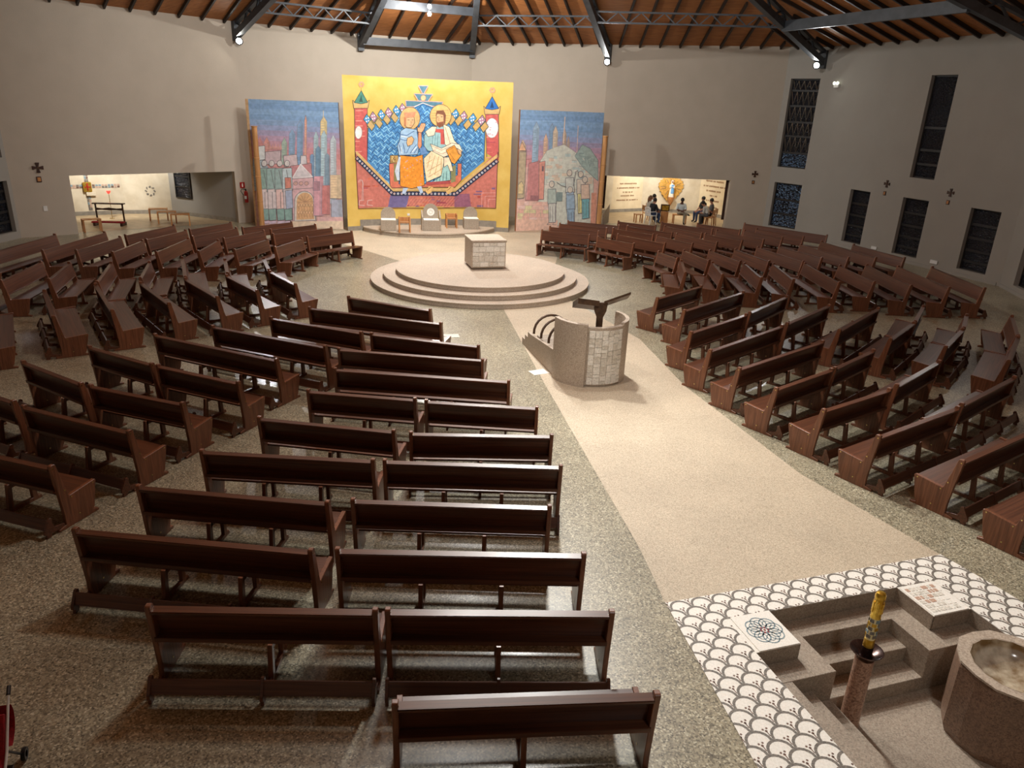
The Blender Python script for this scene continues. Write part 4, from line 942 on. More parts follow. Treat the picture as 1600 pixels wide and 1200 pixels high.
def draw_right(p):
    sky(p, 800, 940, lambda x: 170 + (x - 801) * .044, 112)
    p.rect(800, 262, 934, 366, (206, 150, 136))
    for a in ((802, 11, 228, 312, (190, 150, 110)), (824, 10, 200, 262, (120, 160, 196)), (842, 7, 218, 250, (216, 160, 120)), (851, 8, 202, 246, (84, 130, 176)), (857, 8, 206, 246, (206, 176, 140)), (873, 6, 210, 246, (176, 140, 110)), (880, 5, 222, 250, (160, 128, 110))): tower(p, a[0], a[1], a[2], a[3], a[4], 10, (90, 110, 140))
    p.line([(874.5, 224), (875.5, 182)], 1.6, (222, 190, 166)); p.line([(897, 250), (897.5, 196)], .9, (226, 180, 150))
    # hill of pale houses
    p.shape([(836, 310), (838, 252), (848, 236), (862, 230), (876, 226), (892, 236), (906, 246), (924, 262), (928, 350), (846, 352)], (196, 200, 184), (130, 120, 110), .6)
    for k in range(46):
        x = random.uniform(842, 918); y0 = 232 + abs(x - 874) * .5; y = random.uniform(y0 + 4, 300); p.rect(x, y, x + random.uniform(5, 11), y + random.uniform(3, 6), random.choice([(214, 206, 190), (176, 196, 190), (206, 176, 150), (226, 220, 206), (160, 186, 184), (216, 190, 160)])); p.line([(x, y), (x + 8, y)], .4, (140, 128, 116))
    p.shape([(894, 244), (905, 226), (918, 232), (931, 250), (932, 282), (908, 262)], (126, 156, 150), (70, 90, 96), .8)
    for k in range(16): x = random.uniform(900, 926); y = random.uniform(236, 262); p.line([(x, y), (x + 7, y + .8)], .6, (70, 96, 100)); p.line([(x, y), (x + .6, y + 5)], .5, (70, 96, 100))
    p.shape([(816, 314), (819, 256), (836, 252), (842, 262), (845, 312)], (176, 84, 84), (90, 50, 50), .7); p.shape([(836, 254), (846, 252), (846, 312), (838, 312)], (206, 110, 90)); p.rect(824, 306, 838, 314, (120, 50, 56)); p.rect(841, 260, 844, 268, (70, 40, 50))
    p.line([(817, 240), (818, 312)], 1.0, (196, 140, 140)); p.line([(812, 250), (824, 249)], .9, (150, 70, 70)); p.shape([(801, 236), (806, 222), (814, 236)], (222, 150, 96)); p.shape([(802, 238), (814, 238), (814, 310), (803, 312)], (160, 136, 96)); p.shape([(803, 290), (808, 284), (812, 290), (812, 304), (803, 304)], (206, 176, 110))
    for r in range(5):
        x = 804
        while x < 862 - r * 2: w_ = random.uniform(7, 13); p.shape([(x, 316 + r * 6), (x + w_, 315.6 + r * 6), (x + w_, 321.4 + r * 6), (x, 321.8 + r * 6)], random.choice([(222, 166, 146), (226, 180, 170), (206, 190, 130), (216, 150, 130)]), (196, 130, 120), .4); x += w_
    p.rect(800, 343, 870, 368, (216, 160, 134)); p.line([(806, 326), (806, 338)], .5, (150, 140, 90)); p.line([(820, 326), (820, 338)], .5, (150, 140, 90))
    for k in range(5): p.line([(806 + k * 9, 328), (806 + k * 9, 338)], .7, (150, 150, 100))
    # line-drawn family
    for x, top, c1, c2 in ((856, 288, (150, 170, 160), (190, 190, 180)), (884, 270, (196, 200, 190), (130, 160, 190)), (886, 296, (120, 156, 190), (110, 150, 186)), (902, 272, (206, 190, 170), (206, 196, 110)), (909, 280, (214, 176, 150), (70, 160, 176))):
        p.disc(x + 2, top, 4.2, 5, (206, 190, 170), INK, .8, 12); p.shape([(x - 4, top + 8), (x + 9, top + 7), (x + 11, top + 30), (x - 3, top + 31)], c1, INK, .8); p.shape([(x - 2, top + 30), (x + 10, top + 29), (x + 11, min(346, top + 58)), (x, min(347, top + 60))], c2, INK, .8)
        for k in range(3): p.line([(x + 1 + k * 4, top + 34), (x + 2 + k * 4, min(345, top + 57))], .6, INK)
        p.line([(x, 347), (x - 3, 350), (x + 4, 350)], .6, INK); p.line([(x + 8, 347), (x + 6, 350), (x + 12, 350)], .6, INK)
    p.line([(866, 285), (874, 290), (882, 292)], .8, INK); p.line([(893, 290), (896, 268), (899, 266), (901, 276)], .8, INK); p.rect(866, 300, 876, 314, (84, 110, 110))
    p.rect(922, 300, 930, 352, (206, 120, 90))
side_mural('city_mural', 'painted panel of a city skyline with robed figures and an arched door', (-11.97, 34.0), (-8.0, 34.15), [(384, 155), (526, 161), (533.5, 358), (406, 353)], draw_left)
side_mural('hill_mural', 'painted panel of a hillside town with a line-drawn family', (-.12, 35.5), (3.87, 37.7), [(801, 170), (939, 176), (930.5, 352), (803, 362)], draw_right)
# round wooden posts along the outer edges of the murals
for (x, y), h, lab in (((-11.55, 33.62), 4.3, 'pale round wooden post at the outer edge of the city mural'), ((3.98, 37.35), 4.35, 'pale round wooden post at the outer edge of the hillside mural')):
    r = thing('mural_post', lab, 'post', (x, y, 0), 0, 'wooden posts beside the murals')
    m = MB(); m.lathe([(0, 0), (.12, 0), (.115, h), (0, h)], 18); m.build('shaft', 'post_wood', r, smooth=True)
    for z in (h * .27, h * .52, h * .7): m = MB(); m.lathe([(.115, z - .03), (.132, z), (.115, z + .03)], 18); m.build('ring', 'post_wood', r, smooth=True)
    m = MB(); m.lathe([(0, h + .04), (.14, h + .04), (.14, h), (0, h)], 18); m.build('cap', 'post_wood', r, smooth=True)

# ---- celebrants' seats and stools
def stone_seat(label, pos, w_, h, rz, medallion=False):
    r = thing('stone_seat', label, 'seat', (pos[0], pos[1], .2), rz, 'stone seats on the low platform')
    m = MB(); m.box(-w_ / 2, w_ / 2, -.27, .27, 0, .46); m.build('base', 'step_granite', r, bevel=.01)
    m = MB(); m.box(-w_ / 2 + .02, w_ / 2 - .02, -.26, .2, .46, .49); m.build('seat', 'paper', r, bevel=.008)
    bw = w_ / 2 - .02; prof = [(-bw, .3), (-bw, h - bw)] + [(-bw * math.cos(t * PI / 14), h - bw + bw * math.sin(t * PI / 14)) for t in range(1, 14)] + [(bw, h - bw), (bw, .3)]
    m = MB(); m.prism(prof, lambda p: (p[0], .2, p[1]), lambda p: (p[0], .28, p[1])); m.build('backrest', 'step_granite', r)
    if medallion:
        m = MB(); ring(m, 0, 0, .0, .17, 0, 0, 20); ring(m, 0, 0, .06, .1, .006, 1, 16); q = m.build('medallion', ['white_paint', 'relief_stone_dark'], r, (0, .19, h - bw - .02), (PI / 2, 0, 0))
        for s in (-1, 1): m = MB(); m.prism([(-.26, 0), (.28, 0), (.28, .85), (.2, .82), (-.2, .62), (-.26, .6)], lambda p: (s * (w_ / 2), p[0], p[1]), lambda p: (s * (w_ / 2 + .07), p[0], p[1])); m.build('armrest', 'step_granite', r, bevel=.008)
fz = math.atan2(YE.y, YE.x)
stone_seat('stone seat with round back on the end near the city mural', (-5.77, 33.2), .68, .97, fz)
stone_seat('largest stone seat with a white medallion and side arms', (-3.93, 33.65), .72, 1.13, fz, True)
stone_seat('stone seat with round back on the end near the hillside mural', (-2.2, 34.55), .68, .95, fz)
def stool(label, pos, rz):
    r = thing('wooden_stool', label, 'stool', (pos[0], pos[1], .2), rz, 'light wooden stools between the stone seats')
    for sx in (-1, 1):
        for sy in (-1, 1):
            m = MB(); h = .62 if sy > 0 else .62
            m.box(sx * .23 - .03, sx * .23 + .03, sy * .2 - .03, sy * .2 + .03, 0, h); m.build('leg', 'light_wood', r, bevel=.005)
        m = MB(); m.box(sx * .23 - .025, sx * .23 + .025, -.22, .22, .58, .63); m.build('armrest', 'light_wood', r, bevel=.005)
    m = MB(); m.box(-.2, .2, -.2, .2, .4, .46); m.build('seat', 'light_wood', r, bevel=.01)
    m = MB(); m.box(-.2, .2, .17, .21, .46, .62); m.build('backrest', 'light_wood', r, bevel=.005)
stool('light wooden armchair stool beside the end stone seat by the city mural', (-5.0, 32.85), fz); stool('light wooden armchair stool right of the medallion seat', (-3.1, 34.55), fz)
m = MB(); m.box(-.06, .06, -.01, .01, 0, .1); q = ypt(2.75, .62, .01); tag(m.build('wall_socket', 'white_plastic', None, tuple(q), (0, 0, fz)), 'small white socket low on the yellow panel', 'socket')
# ================================================================ PEWS
# block, row, place in the row, x, y (under the middle of the back's top rail), heading, length
PEWS = [
    ('P', 7, 0, -15.71, 23.11, -90.5, 3.84), ('P', 6, 0, -14.47, 24.07, -91.3, 3.51), ('P', 5, 1, -13.56, 23.81, -91.5, 2.60), ('P', 5, 0, -13.20, 26.60, -104.4, 2.54),
    ('P', 4, 2, -12.48, 23.52, -88.1, 2.14), ('P', 4, 1, -12.26, 25.79, -102.2, 2.18), ('P', 4, 0, -11.58, 27.97, -113.3, 2.11), ('P', 3, 2, -11.27, 24.04, -88.8, 2.56),
    ('P', 3, 1, -10.91, 26.67, -109.7, 2.32), ('P', 3, 0, -9.70, 28.78, -127.3, 2.27), ('P', 2, 2, -10.16, 24.16, -85.9, 2.08), ('P', 2, 1, -9.80, 26.49, -112.6, 2.09),
    ('P', 1, 1, -8.93, 24.67, -100.4, 2.17), ('P', 2, 0, -8.61, 28.48, -127.1, 2.11), ('P', 1, 0, -8.03, 27.72, -130.0, 2.61), ('P', 0, 1, -7.84, 25.22, -102.9, 1.87),
    ('P', 0, 0, -6.91, 27.22, -129.7, 2.05), ('Q', 6, 0, -13.41, 19.62, -80.2, 2.45), ('Q', 5, 0, -12.50, 19.80, -72.9, 2.20), ('Q', 4, 0, -11.31, 19.88, -70.0, 2.54),
    ('Q', 3, 0, -10.41, 20.33, -70.7, 2.20), ('Q', 2, 0, -9.58, 20.91, -65.0, 2.78), ('Q', 1, 0, -8.48, 21.22, -67.3, 2.00), ('Q', 0, 0, -7.48, 21.74, -67.3, 1.79),
    ('R', 6, 0, -11.88, 15.67, -56.4, 2.99), ('R', 5, 0, -10.85, 16.56, -55.2, 2.73), ('R', 4, 0, -9.98, 17.32, -54.9, 2.94), ('R', 3, 0, -9.02, 17.89, -50.1, 2.58),
    ('R', 2, 0, -8.14, 18.58, -49.0, 2.44), ('R', 1, 0, -7.33, 19.25, -48.9, 2.15), ('R', 0, 0, -6.48, 20.04, -51.8, 1.92), ('S', 0, 0, -3.15, 17.76, -22.9, 2.45),
    ('S', 1, 0, -3.29, 16.61, -15.0, 3.42), ('S', 2, 1, -4.41, 15.65, -21.0, 2.46), ('S', 2, 0, -1.90, 14.90, -13.4, 2.48), ('S', 3, 1, -5.16, 14.71, -21.6, 2.98),
    ('S', 3, 0, -2.05, 13.91, -5.9, 3.00), ('S', 4, 1, -5.96, 13.88, -23.2, 3.23), ('S', 4, 0, -1.68, 12.75, -4.8, 3.33), ('S', 5, 1, -2.56, 11.66, -5.8, 1.95),
    ('S', 5, 0, -0.50, 11.46, -3.0, 1.95), ('S', 6, 1, -2.85, 10.39, -7.6, 2.25), ('S', 6, 0, -0.43, 10.26, 2.9, 2.23), ('S', 7, 1, -3.11, 9.28, -1.7, 2.51),
    ('S', 7, 0, -0.50, 9.27, 1.1, 2.55), ('S', 8, 1, -3.47, 8.15, -4.8, 2.55), ('S', 8, 0, -0.70, 8.15, 0.7, 2.56), ('S', 9, 1, -3.54, 7.10, -4.8, 2.85),
    ('S', 9, 0, -0.49, 7.08, 2.1, 2.85), ('S', 10, 1, -2.36, 5.96, 2.2, 2.29), ('S', 10, 0, -0.02, 6.07, 2.9, 2.32), ('S', 11, 0, 0.25, 4.92, 5.8, 2.33),
    ('S', 5, 3, -7.46, 13.17, -27.3, 1.89), ('S', 5, 2, -5.65, 12.35, -21.9, 1.94), ('S', 6, 3, -8.14, 12.13, -31.0, 1.93), ('S', 6, 2, -6.23, 11.28, -18.5, 2.00),
    ('S', 7, 3, -8.60, 11.11, -26.3, 1.58), ('S', 7, 2, -6.64, 10.23, -20.4, 2.25), ('S', 8, 2, -7.06, 8.97, -16.6, 2.15), ('V', 0, 0, 1.90, 29.81, 160.2, 2.05),
    ('V', 1, 0, 2.30, 30.81, 160.2, 2.15), ('V', 2, 0, 2.75, 31.77, 158.0, 2.16), ('V', 3, 0, 3.26, 32.64, 160.4, 2.35), ('V', 0, 1, 3.76, 28.45, 135.2, 1.79),
    ('V', 1, 1, 4.81, 29.04, 133.9, 2.37), ('V', 2, 1, 4.74, 30.80, 141.0, 1.98), ('V', 3, 1, 5.53, 31.52, 140.4, 2.24), ('V', 4, 0, 5.22, 33.08, 148.3, 1.85),
    ('V', 2, 2, 6.14, 29.16, 125.0, 1.98), ('V', 4, 1, 7.01, 31.82, 126.6, 2.15), ('V', 5, 0, 7.41, 33.03, 141.2, 2.52), ('V', 3, 2, 7.13, 29.77, 125.3, 2.21),
    ('V', 4, 2, 8.32, 30.23, 128.1, 1.90), ('V', 5, 1, 9.18, 30.98, 125.5, 2.50), ('V', 6, 0, 8.84, 33.13, 136.5, 2.17), ('V', 6, 1, 10.31, 31.51, 126.3, 1.99),
    ('V', 8, 0, 11.75, 33.17, 136.2, 3.90), ('V', 7, 0, 11.18, 32.05, 129.7, 2.33), ('W', 0, 0, 5.29, 25.84, 112.5, 1.51), ('W', 1, 0, 6.31, 25.99, 106.2, 2.13),
    ('W', 2, 0, 7.34, 26.12, 107.0, 2.31), ('W', 3, 0, 8.40, 26.48, 104.6, 2.57), ('W', 4, 0, 9.53, 26.91, 107.7, 2.76), ('W', 5, 0, 10.50, 27.56, 109.3, 2.43),
    ('W', 6, 0, 11.53, 27.96, 109.5, 2.67), ('W', 7, 0, 12.66, 28.55, 102.5, 3.44), ('W', 8, 0, 13.79, 28.44, 107.1, 2.76), ('X', 0, 0, 5.44, 23.89, 82.5, 2.30),
    ('X', 1, 0, 6.53, 23.83, 85.8, 2.28), ('X', 2, 0, 7.65, 23.74, 87.5, 2.57), ('X', 3, 0, 8.63, 23.75, 86.5, 2.76), ('X', 4, 0, 9.90, 23.86, 90.4, 3.00),
    ('X', 5, 0, 11.06, 23.91, 92.5, 2.50), ('X', 6, 0, 12.08, 23.92, 89.7, 3.22), ('X', 7, 0, 13.18, 23.87, 91.3, 3.21), ('X', 8, 0, 14.37, 23.99, 89.5, 3.23),
    ('Y', 0, 0, 4.61, 20.27, 47.2, 2.37), ('Y', 1, 0, 5.39, 19.41, 47.6, 3.28), ('Y', 2, 0, 4.96, 17.20, 45.6, 2.62), ('Y', 2, 1, 6.79, 19.28, 50.7, 2.60),
    ('Y', 3, 0, 5.32, 16.07, 44.3, 3.21), ('Y', 3, 1, 7.54, 18.41, 48.2, 2.76), ('Y', 4, 0, 5.74, 14.93, 40.8, 3.33), ('Y', 4, 1, 8.73, 18.15, 49.7, 3.11),
    ('Y', 5, 0, 5.66, 13.43, 39.6, 2.04), ('Y', 5, 1, 7.20, 14.81, 44.2, 1.99), ('Y', 6, 0, 6.26, 12.43, 35.2, 2.15), ('Y', 6, 1, 8.18, 14.07, 44.1, 2.38),
    ('Y', 7, 0, 6.92, 11.51, 34.8, 2.57), ('Y', 7, 1, 9.09, 13.21, 39.9, 2.65), ('Y', 8, 0, 7.92, 10.78, 34.6, 2.85), ('Y', 9, 0, 8.33, 9.64, 32.9, 2.69),
    ('Y', 5, 2, 9.34, 17.18, 50.1, 2.13), ('Y', 5, 3, 10.62, 18.93, 57.9, 2.06), ('Y', 6, 2, 10.35, 16.75, 51.6, 2.10), ('Y', 6, 3, 11.48, 18.32, 58.2, 1.61),
    ('Y', 7, 2, 11.32, 16.07, 53.9, 2.49), ('Y', 7, 3, 12.61, 18.11, 61.6, 2.23),
]
# shared meshes; local x runs along the pew, +y towards the altar, y = 0 under the top of the back
def end_panel_mesh():
    prof = [(-.005, .97), (.012, .985), (.06, .985), (.078, .97), (.10, .86), (.185, .47), (.20, .45), (.63, .49), (.645, .475), (.64, .445), (.56, .10), (.53, .055),
            (.62, .035), (.62, 0), (-.05, 0), (-.05, .035), (.07, .06), (.075, .2), (.045, .52)]
    m = MB(); m.prism(prof, lambda p: (-.028, p[0], p[1]), lambda p: (.028, p[0], p[1])); return m.mesh('end_panel', 'pew_panel', bevel=.005)
def ubox(y0, y1, z0, z1, name, mat='pew_wood', tilt=0, bev=.004):
    m = MB(); c = Vector((0, (y0 + y1) / 2, (z0 + z1) / 2)); M = Matrix.Translation(c) @ Matrix.Rotation(tilt, 4, 'X') @ Matrix.Translation(-c)
    m.box(-.5, .5, y0, y1, z0, z1, 0, M); me = m.mesh(name, mat)
    bm = bmesh.new(); bm.from_mesh(me); bmesh.ops.bevel(bm, geom=[e for e in bm.edges if abs(e.verts[0].co.x - e.verts[1].co.x) > .5], offset=bev, segments=2, affect='EDGES'); bm.to_mesh(me); bm.free(); return me
M_END = end_panel_mesh()
M_SEAT = ubox(.17, .63, .43, .46, 'seat', 'pew_wood', .045)
M_BACK = ubox(.1, .12, .565, .925, 'backrest', 'pew_wood', .2)
M_RAIL = ubox(-.012, .09, .9, .935, 'top_rail', 'pew_wood', .12, .008)
M_LEDGE = ubox(.015, .165, .565, .587, 'book_ledge', 'pew_wood', .0)
M_LIP = ubox(.0, .02, .56, .612, 'ledge_lip', 'pew_wood', 0)
M_KNEEL = ubox(-.2, -.165, .1, .25, 'kneeler_board', 'pew_wood', -.35)
m = MB(); m.prism([(-.24, 0), (-.17, 0), (-.15, .05), (.06, .03), (.06, .09), (-.1, .12), (-.12, .2), (-.11, .25), (-.13, .275), (-.16, .275), (-.25, .12), (-.26, .07), (-.23, .05)], lambda p: (-.017, p[0], p[1]), lambda p: (.017, p[0], p[1])); M_BRK = m.mesh('kneeler_bracket', 'pew_wood', bevel=.003)
m = MB()
for pr in ([(.13, .43), (.2, .43), (.16, .05), (.08, .05)], [(.46, .43), (.53, .43), (.55, .05), (.47, .05)], [(.15, .36), (.5, .36), (.5, .42), (.15, .42)], [(.02, 0), (.62, 0), (.6, .055), (.04, .055)]): m.prism(pr, lambda p: (-.026, p[0], p[1]), lambda p: (.026, p[0], p[1]))
M_LEG = m.mesh('middle_leg', 'pew_panel', bevel=.003, merge=False)
m = MB()
for (y, z) in ((.03, .93), (.14, .56), (.22, .42), (.59, .455), (.3, .12)):
    for s in (-1, 1): m.lathe([(0, .001), (.012, .001), (.012, -.004)], 8, (0, 0, 0)); V = m.v[-24:]; del m.v[-24:]; m.v += [(s * (.0295 + .002 * (q[2] > 0)), y + q[0], z + q[1]) for q in V]
M_SCREW = m.mesh('screw_caps', 'brass', merge=False)
PLACE = ['at its start', 'second along', 'third along', 'fourth along']
def pew_label(b, r, k):
    o = ORD[r]
    if b == 'P': return 'dark wooden pew, %s row toward the city mural, %s from the yellow panel' % (o, ORD[k])
    if b == 'Q': return 'dark wooden pew, far arm of the %s bent row left of the altar' % o
    if b == 'R': return 'dark wooden pew, near arm of the %s bent row left of the altar' % o
    if b == 'S': return 'dark wooden pew, %s row back left of the central aisle, %s from the aisle' % (o, ORD[k])
    if b == 'V': return 'reddish wooden pew, %s row before the right chapel, %s from the hillside mural' % (o, ORD[k])
    if b == 'W': return 'reddish wooden pew, far arm of the %s bent row right of the altar' % o
    if b == 'X': return 'reddish wooden pew, near arm of the %s bent row right of the altar' % o
    return 'dark wooden pew, %s row back right of the central aisle, %s from the aisle' % (o, ORD[k])
GRP = {'P': 'pews toward the city mural', 'Q': 'pews left of the altar', 'R': 'pews left of the altar', 'S': 'pews left of the central aisle', 'V': 'pews before the right chapel', 'W': 'pews right of the altar', 'X': 'pews right of the altar', 'Y': 'pews right of the central aisle'}
for (b, r, k, x, y, a, ln) in PEWS:
    ln -= .27 if b in 'WX' and r < 4 else .03
    p = thing('pew', pew_label(b, r, k), 'pew', (x, y, 0), math.radians(a), GRP[b])
    near = math.hypot(x, y) < 21
    for s in (-1, 1):
        e = link('end_panel', M_END, p, (s * (ln / 2 - .028), 0, 0))
        if near: link('screw_caps', M_SCREW, e)
    il = ln - .1
    for nm, me in (('seat', M_SEAT), ('backrest', M_BACK), ('top_rail', M_RAIL), ('book_ledge', M_LEDGE), ('ledge_lip', M_LIP)): link(nm, me, p, scale=(il, 1, 1))
    link('kneeler_board', M_KNEEL, p, scale=(ln - .06, 1, 1))
    nl = 1 if ln < 2.45 else 2
    for q in range(nl): link('middle_leg', M_LEG, p, ((q + 1) / (nl + 1) * ln - ln / 2, 0, 0))
    for q in range(nl + 2): link('kneeler_bracket', M_BRK, p, ((q / (nl + 1) - .5) * (ln - .06), 0, 0))
# ================================================================ THINGS ON THE WALLS
def on_wall(i, j, s, z, off=.0): F = Facet(i, j); return F.at(s, z, off), F.yaw(), (-1 if Vector((-F.e.y, F.e.x)).dot(F.n) < 0 else 1)
def station(i, j, s, z, zp, label):
    p, yaw, sg = on_wall(i, j, s, z, .03); r = thing('wall_cross', label, 'cross', tuple(p), yaw + (PI if sg > 0 else 0), 'crosses hung along the walls')
    sc_ = .95 if i == '0' else .75; r.scale = (sc_, 1, sc_)
    for k in range(4):
        M = Matrix.Rotation(k * PI / 2, 4, 'Y'); pr = [(-.03, .035), (.03, .035), (.075, .2), (-.075, .2)]
        m = MB(); m.prism(pr, lambda q: tuple(M @ Vector((q[0], -.02, q[1]))), lambda q: tuple(M @ Vector((q[0], .02, q[1])))); m.build('cross_arm', 'dark_wood', r, bevel=.004)
    m = MB(); m.box(-.04, .04, -.025, .02, -.04, .04); m.build('boss', 'bronze', r)
    p2, _, _ = on_wall(i, j, s - .03, zp, .02); r2 = thing('station_plaque', 'small brown picture plaque under the ' + label.split(' ', 3)[3], 'plaque', tuple(p2), yaw + (PI if sg > 0 else 0), 'plaques under the wall crosses'); r2.scale = (sc_, 1, sc_ * .8)
    m = MB(); m.box(-.09, .09, -.015, .015, -.14, .14); m.build('board', 'dark_wood', r2, bevel=.005); m = MB(); m.box(-.06, .06, -.025, .025, -.1, .1); m.build('relief', 'light_wood', r2, bevel=.01)
station('0', '1', .98, 2.64, 2.2, 'small dark flared cross beside the left chapel opening'); station('4', '5', 7.9, 2.78, 2.38, 'small dark flared cross between right chapel and corner window')
station('6', '7', 5.05, 3.06, 2.66, 'small dark flared cross above the first long-wall window pair'); station('6', '7', 8.2, 3.06, 2.68, 'small dark flared cross above the last long-wall window')
def plate(i, j, s, z, w_, h, name, mat, label, cat, dep=.02):
    p, yaw, sg = on_wall(i, j, s, z, dep / 2 + .002); m = MB(); m.box(-w_ / 2, w_ / 2, -dep / 2, dep / 2, -h / 2, h / 2); return tag(m.build(name, mat, None, tuple(p), (0, 0, yaw), bevel=.004), label, cat)
plate('0', '1', .99, 1.08, .14, .2, 'light_switch', 'white_plastic', 'small white switch plate near the left window corner', 'switch')
plate('6', '7', 8.2, .32, .34, .14, 'wall_outlet', 'white_plastic', 'white outlet box low on the long wall between two windows', 'socket', .05); plate('6', '7', 5.08, .32, .3, .12, 'wall_outlet', 'white_plastic', 'white outlet box low on the long wall beside the first window', 'socket', .05)
p, yaw, sg = on_wall('6', '7', 1.1, 7.0, .06); em = thing('emergency_light', 'small lit twin emergency lamp high beside the grille window', 'lamp', tuple(p), yaw)
m = MB(); m.box(-.14, .14, -.05, .05, -.1, .06); m.build('housing', 'white_plastic', em, bevel=.01)
for s in (-1, 1): m = MB(); m.lathe([(0, -.06), (.06, -.06), (.075, 0), (0, .02)], 12); m.build('lamp_head', 'emergency_lens', em, (s * .1, -sg * -.08, .09), (PI / 2, 0, 0), smooth=True)
# extinguisher
F12 = Facet('0', '1')
p = F12.at(8.98, .95, .24); ex = thing('fire_extinguisher', 'red fire extinguisher hanging on the wall beside the city mural', 'extinguisher', tuple(p))
m = MB(); m.lathe([(0, 0), (.08, 0), (.085, .02), (.085, .42), (.06, .5), (.03, .52), (0, .52)], 16); m.build('cylinder', 'red_paint', ex, smooth=True)
m = MB(); m.lathe([(0, .52), (.03, .52), (.03, .58), (0, .58)], 10); m.box(-.1, .02, -.015, .015, .57, .6); m.build('valve', 'black_metal', ex, merge=False)
m = MB(); m.tube([(-.03, 0, .57), (-.16, -.02, .6), (-.22, -.03, .5), (-.15, -.03, .38), (-.09, -.05, .32)], .014, 8); m.build('hose', 'black_metal', ex, smooth=True)
m = MB(); m.box(-.05, .05, -.09, -.084, .16, .3); m.build('label_patch', 'white_plastic', ex)
p = F12.at(8.93, 1.7, .012); es = thing('extinguisher_sign', 'small red sign with a white pictogram above the extinguisher', 'sign', tuple(p), F12.yaw())
m = MB(); m.box(-.11, .11, -.008, .008, -.13, .13); m.build('board', 'red_paint', es); m = MB(); m.box(-.03, .03, -.012, .0, -.08, .06); m.box(-.015, .015, -.012, 0, .06, .09); m.build('pictogram', 'white_plastic', es, merge=False)
# low parapet, and solid strips in place of the dark gaps at the right chapel jambs
m = MB(); m.prism([(0, 0), (.1, 0), (.1, .62), (0, .5)], lambda q: (4.28 + q[0], 38.75, q[1]), lambda q: (4.28 + q[0] + .35, 39.6, q[1] * 1.55)); tag(m.build('parapet', 'step_granite'), 'low grey parapet beside the post of the hillside mural', 'parapet')
for k, (s, z0, z1) in enumerate(((.36, .75, 2.42), (6.66, .4, 2.42))):
    q = FR.at(s, 0, -.34); m = MB(); m.box(q.x - .07, q.x + .07, q.y - .02, q.y + .02, z0, z1); struct(m.build('gap_strip_%d' % (k + 1), 'dark_wood'))

# ================================================================ LEFT CHAPEL
def wallpt(a, b, s, z, off):
    A_, B_ = Vector(a), Vector(b); e = (B_ - A_).normalized(); n_ = Vector((-e.y, e.x)); n_ = n_ if n_.dot(Vector((-17.5, 32.5)) - A_) > 0 else -n_
    p = A_ + e * s + n_ * off; return Vector((p.x, p.y, z)), math.atan2(e.y, e.x)
p, yw = wallpt(CHL[2], CHL[3], .98, 1.32, .01)
mc = thing('mosaic_cross', 'grey mosaic cross set in the pale wall of the left chapel', 'cross', tuple(p), yw)
for (dx, dz) in [(k * .13, 0) for k in range(-7, 11) if abs(k) > 1] + [(0, k * .13) for k in range(-8, 5) if abs(k) > 1]:
    for q in range(2):
        m = MB(); a = .05; ox, oz = ((0, q * .085 - .042) if dz == 0 and dx != 0 else (q * .085 - .042, 0)); m.box(dx + ox - .052, dx + ox + .052, -.015, .0, dz + oz - .038, dz + oz + .038) if dx else m.box(ox - .038, ox + .038, -.015, 0, dz + oz - .052, dz + oz + .052)
        m.build('cross_tile', random.choice(['mosaic_grey', 'mosaic_grey', 'mosaic_blue', 'mosaic_brown', 'mosaic_rose']), mc)
tb = thing('tabernacle', 'gold box with a red cross at the centre of the mosaic cross', 'tabernacle', tuple(p - Vector((0, 0, .12))), yw)
m = MB(); m.box(-.17, .17, -.16, -.02, -.12, .32); m.build('body', 'gold', tb, bevel=.02)
for q in ((-.13, .13, .08, .13), (-.025, .025, -.05, .28)): m = MB(); m.box(q[0], q[1], -.175, -.16, q[2], q[3]); m.build('cross_bar', 'red_paint', tb)
m = MB(); m.box(-.08, .3, -.13, -.02, -.3, -.13); m.build('shelf_block', 'chapel_plaster', tb, bevel=.01)
sl_ = thing('sanctuary_lamp', 'red glowing lamp on a thin stand in the left chapel', 'lamp', (-18.75, 34.45, 0))
m = MB(); m.lathe([(0, 0), (.12, 0), (.11, .02), (.012, .03), (.012, 1.12), (0, 1.12)], 12); m.build('stand', 'brass', sl_, smooth=True); m = MB(); m.lathe([(0, 1.12), (.05, 1.12), (.09, 1.24), (.08, 1.25), (0, 1.25)], 14); m.build('glass', 'red_glow', sl_, smooth=True)
p, yw = wallpt(CHL[3], CHL[4], 1.2, 1.08, .01); me_ = thing('wall_emblem', 'small wreath of grey marks on the chapel side wall', 'emblem', tuple(p), yw)
for k in range(8): t = k * PI / 4; m = MB(); m.box(-.05, .05, -.012, 0, -.03, .03, 0, Matrix.Translation((.19 * math.cos(t), 0, .2 * math.sin(t))) @ Matrix.Rotation(-t + .8, 4, 'Y')); m.build('emblem_mark', 'mosaic_grey', me_)
kn = thing('kneeling_desk', 'dark wooden kneeling desk with red rail in the left chapel', 'kneeler', (-17.9, 32.75, 0), .11)
for s in (-1, 1):
    m = MB(); m.prism([(-.02, .05), (.05, .05), (.03, .9), (-.03, .9)], lambda q: (s * .56 - .025, q[0], q[1]), lambda q: (s * .56 + .025, q[0], q[1])); m.build('upright', 'dark_wood', kn)
    m = MB(); m.box(s * .56 - .05, s * .56 + .05, -.4, .1, 0, .14); m.build('foot', 'dark_wood', kn, bevel=.01)
m = MB(); m.box(-.66, .66, -.12, .1, .9, .95); m.build('arm_rail', 'dark_wood', kn, bevel=.01); m = MB(); m.box(-.66, .66, -.42, -.18, .14, .2); m.build('knee_board', 'red_fabric', kn, bevel=.01)
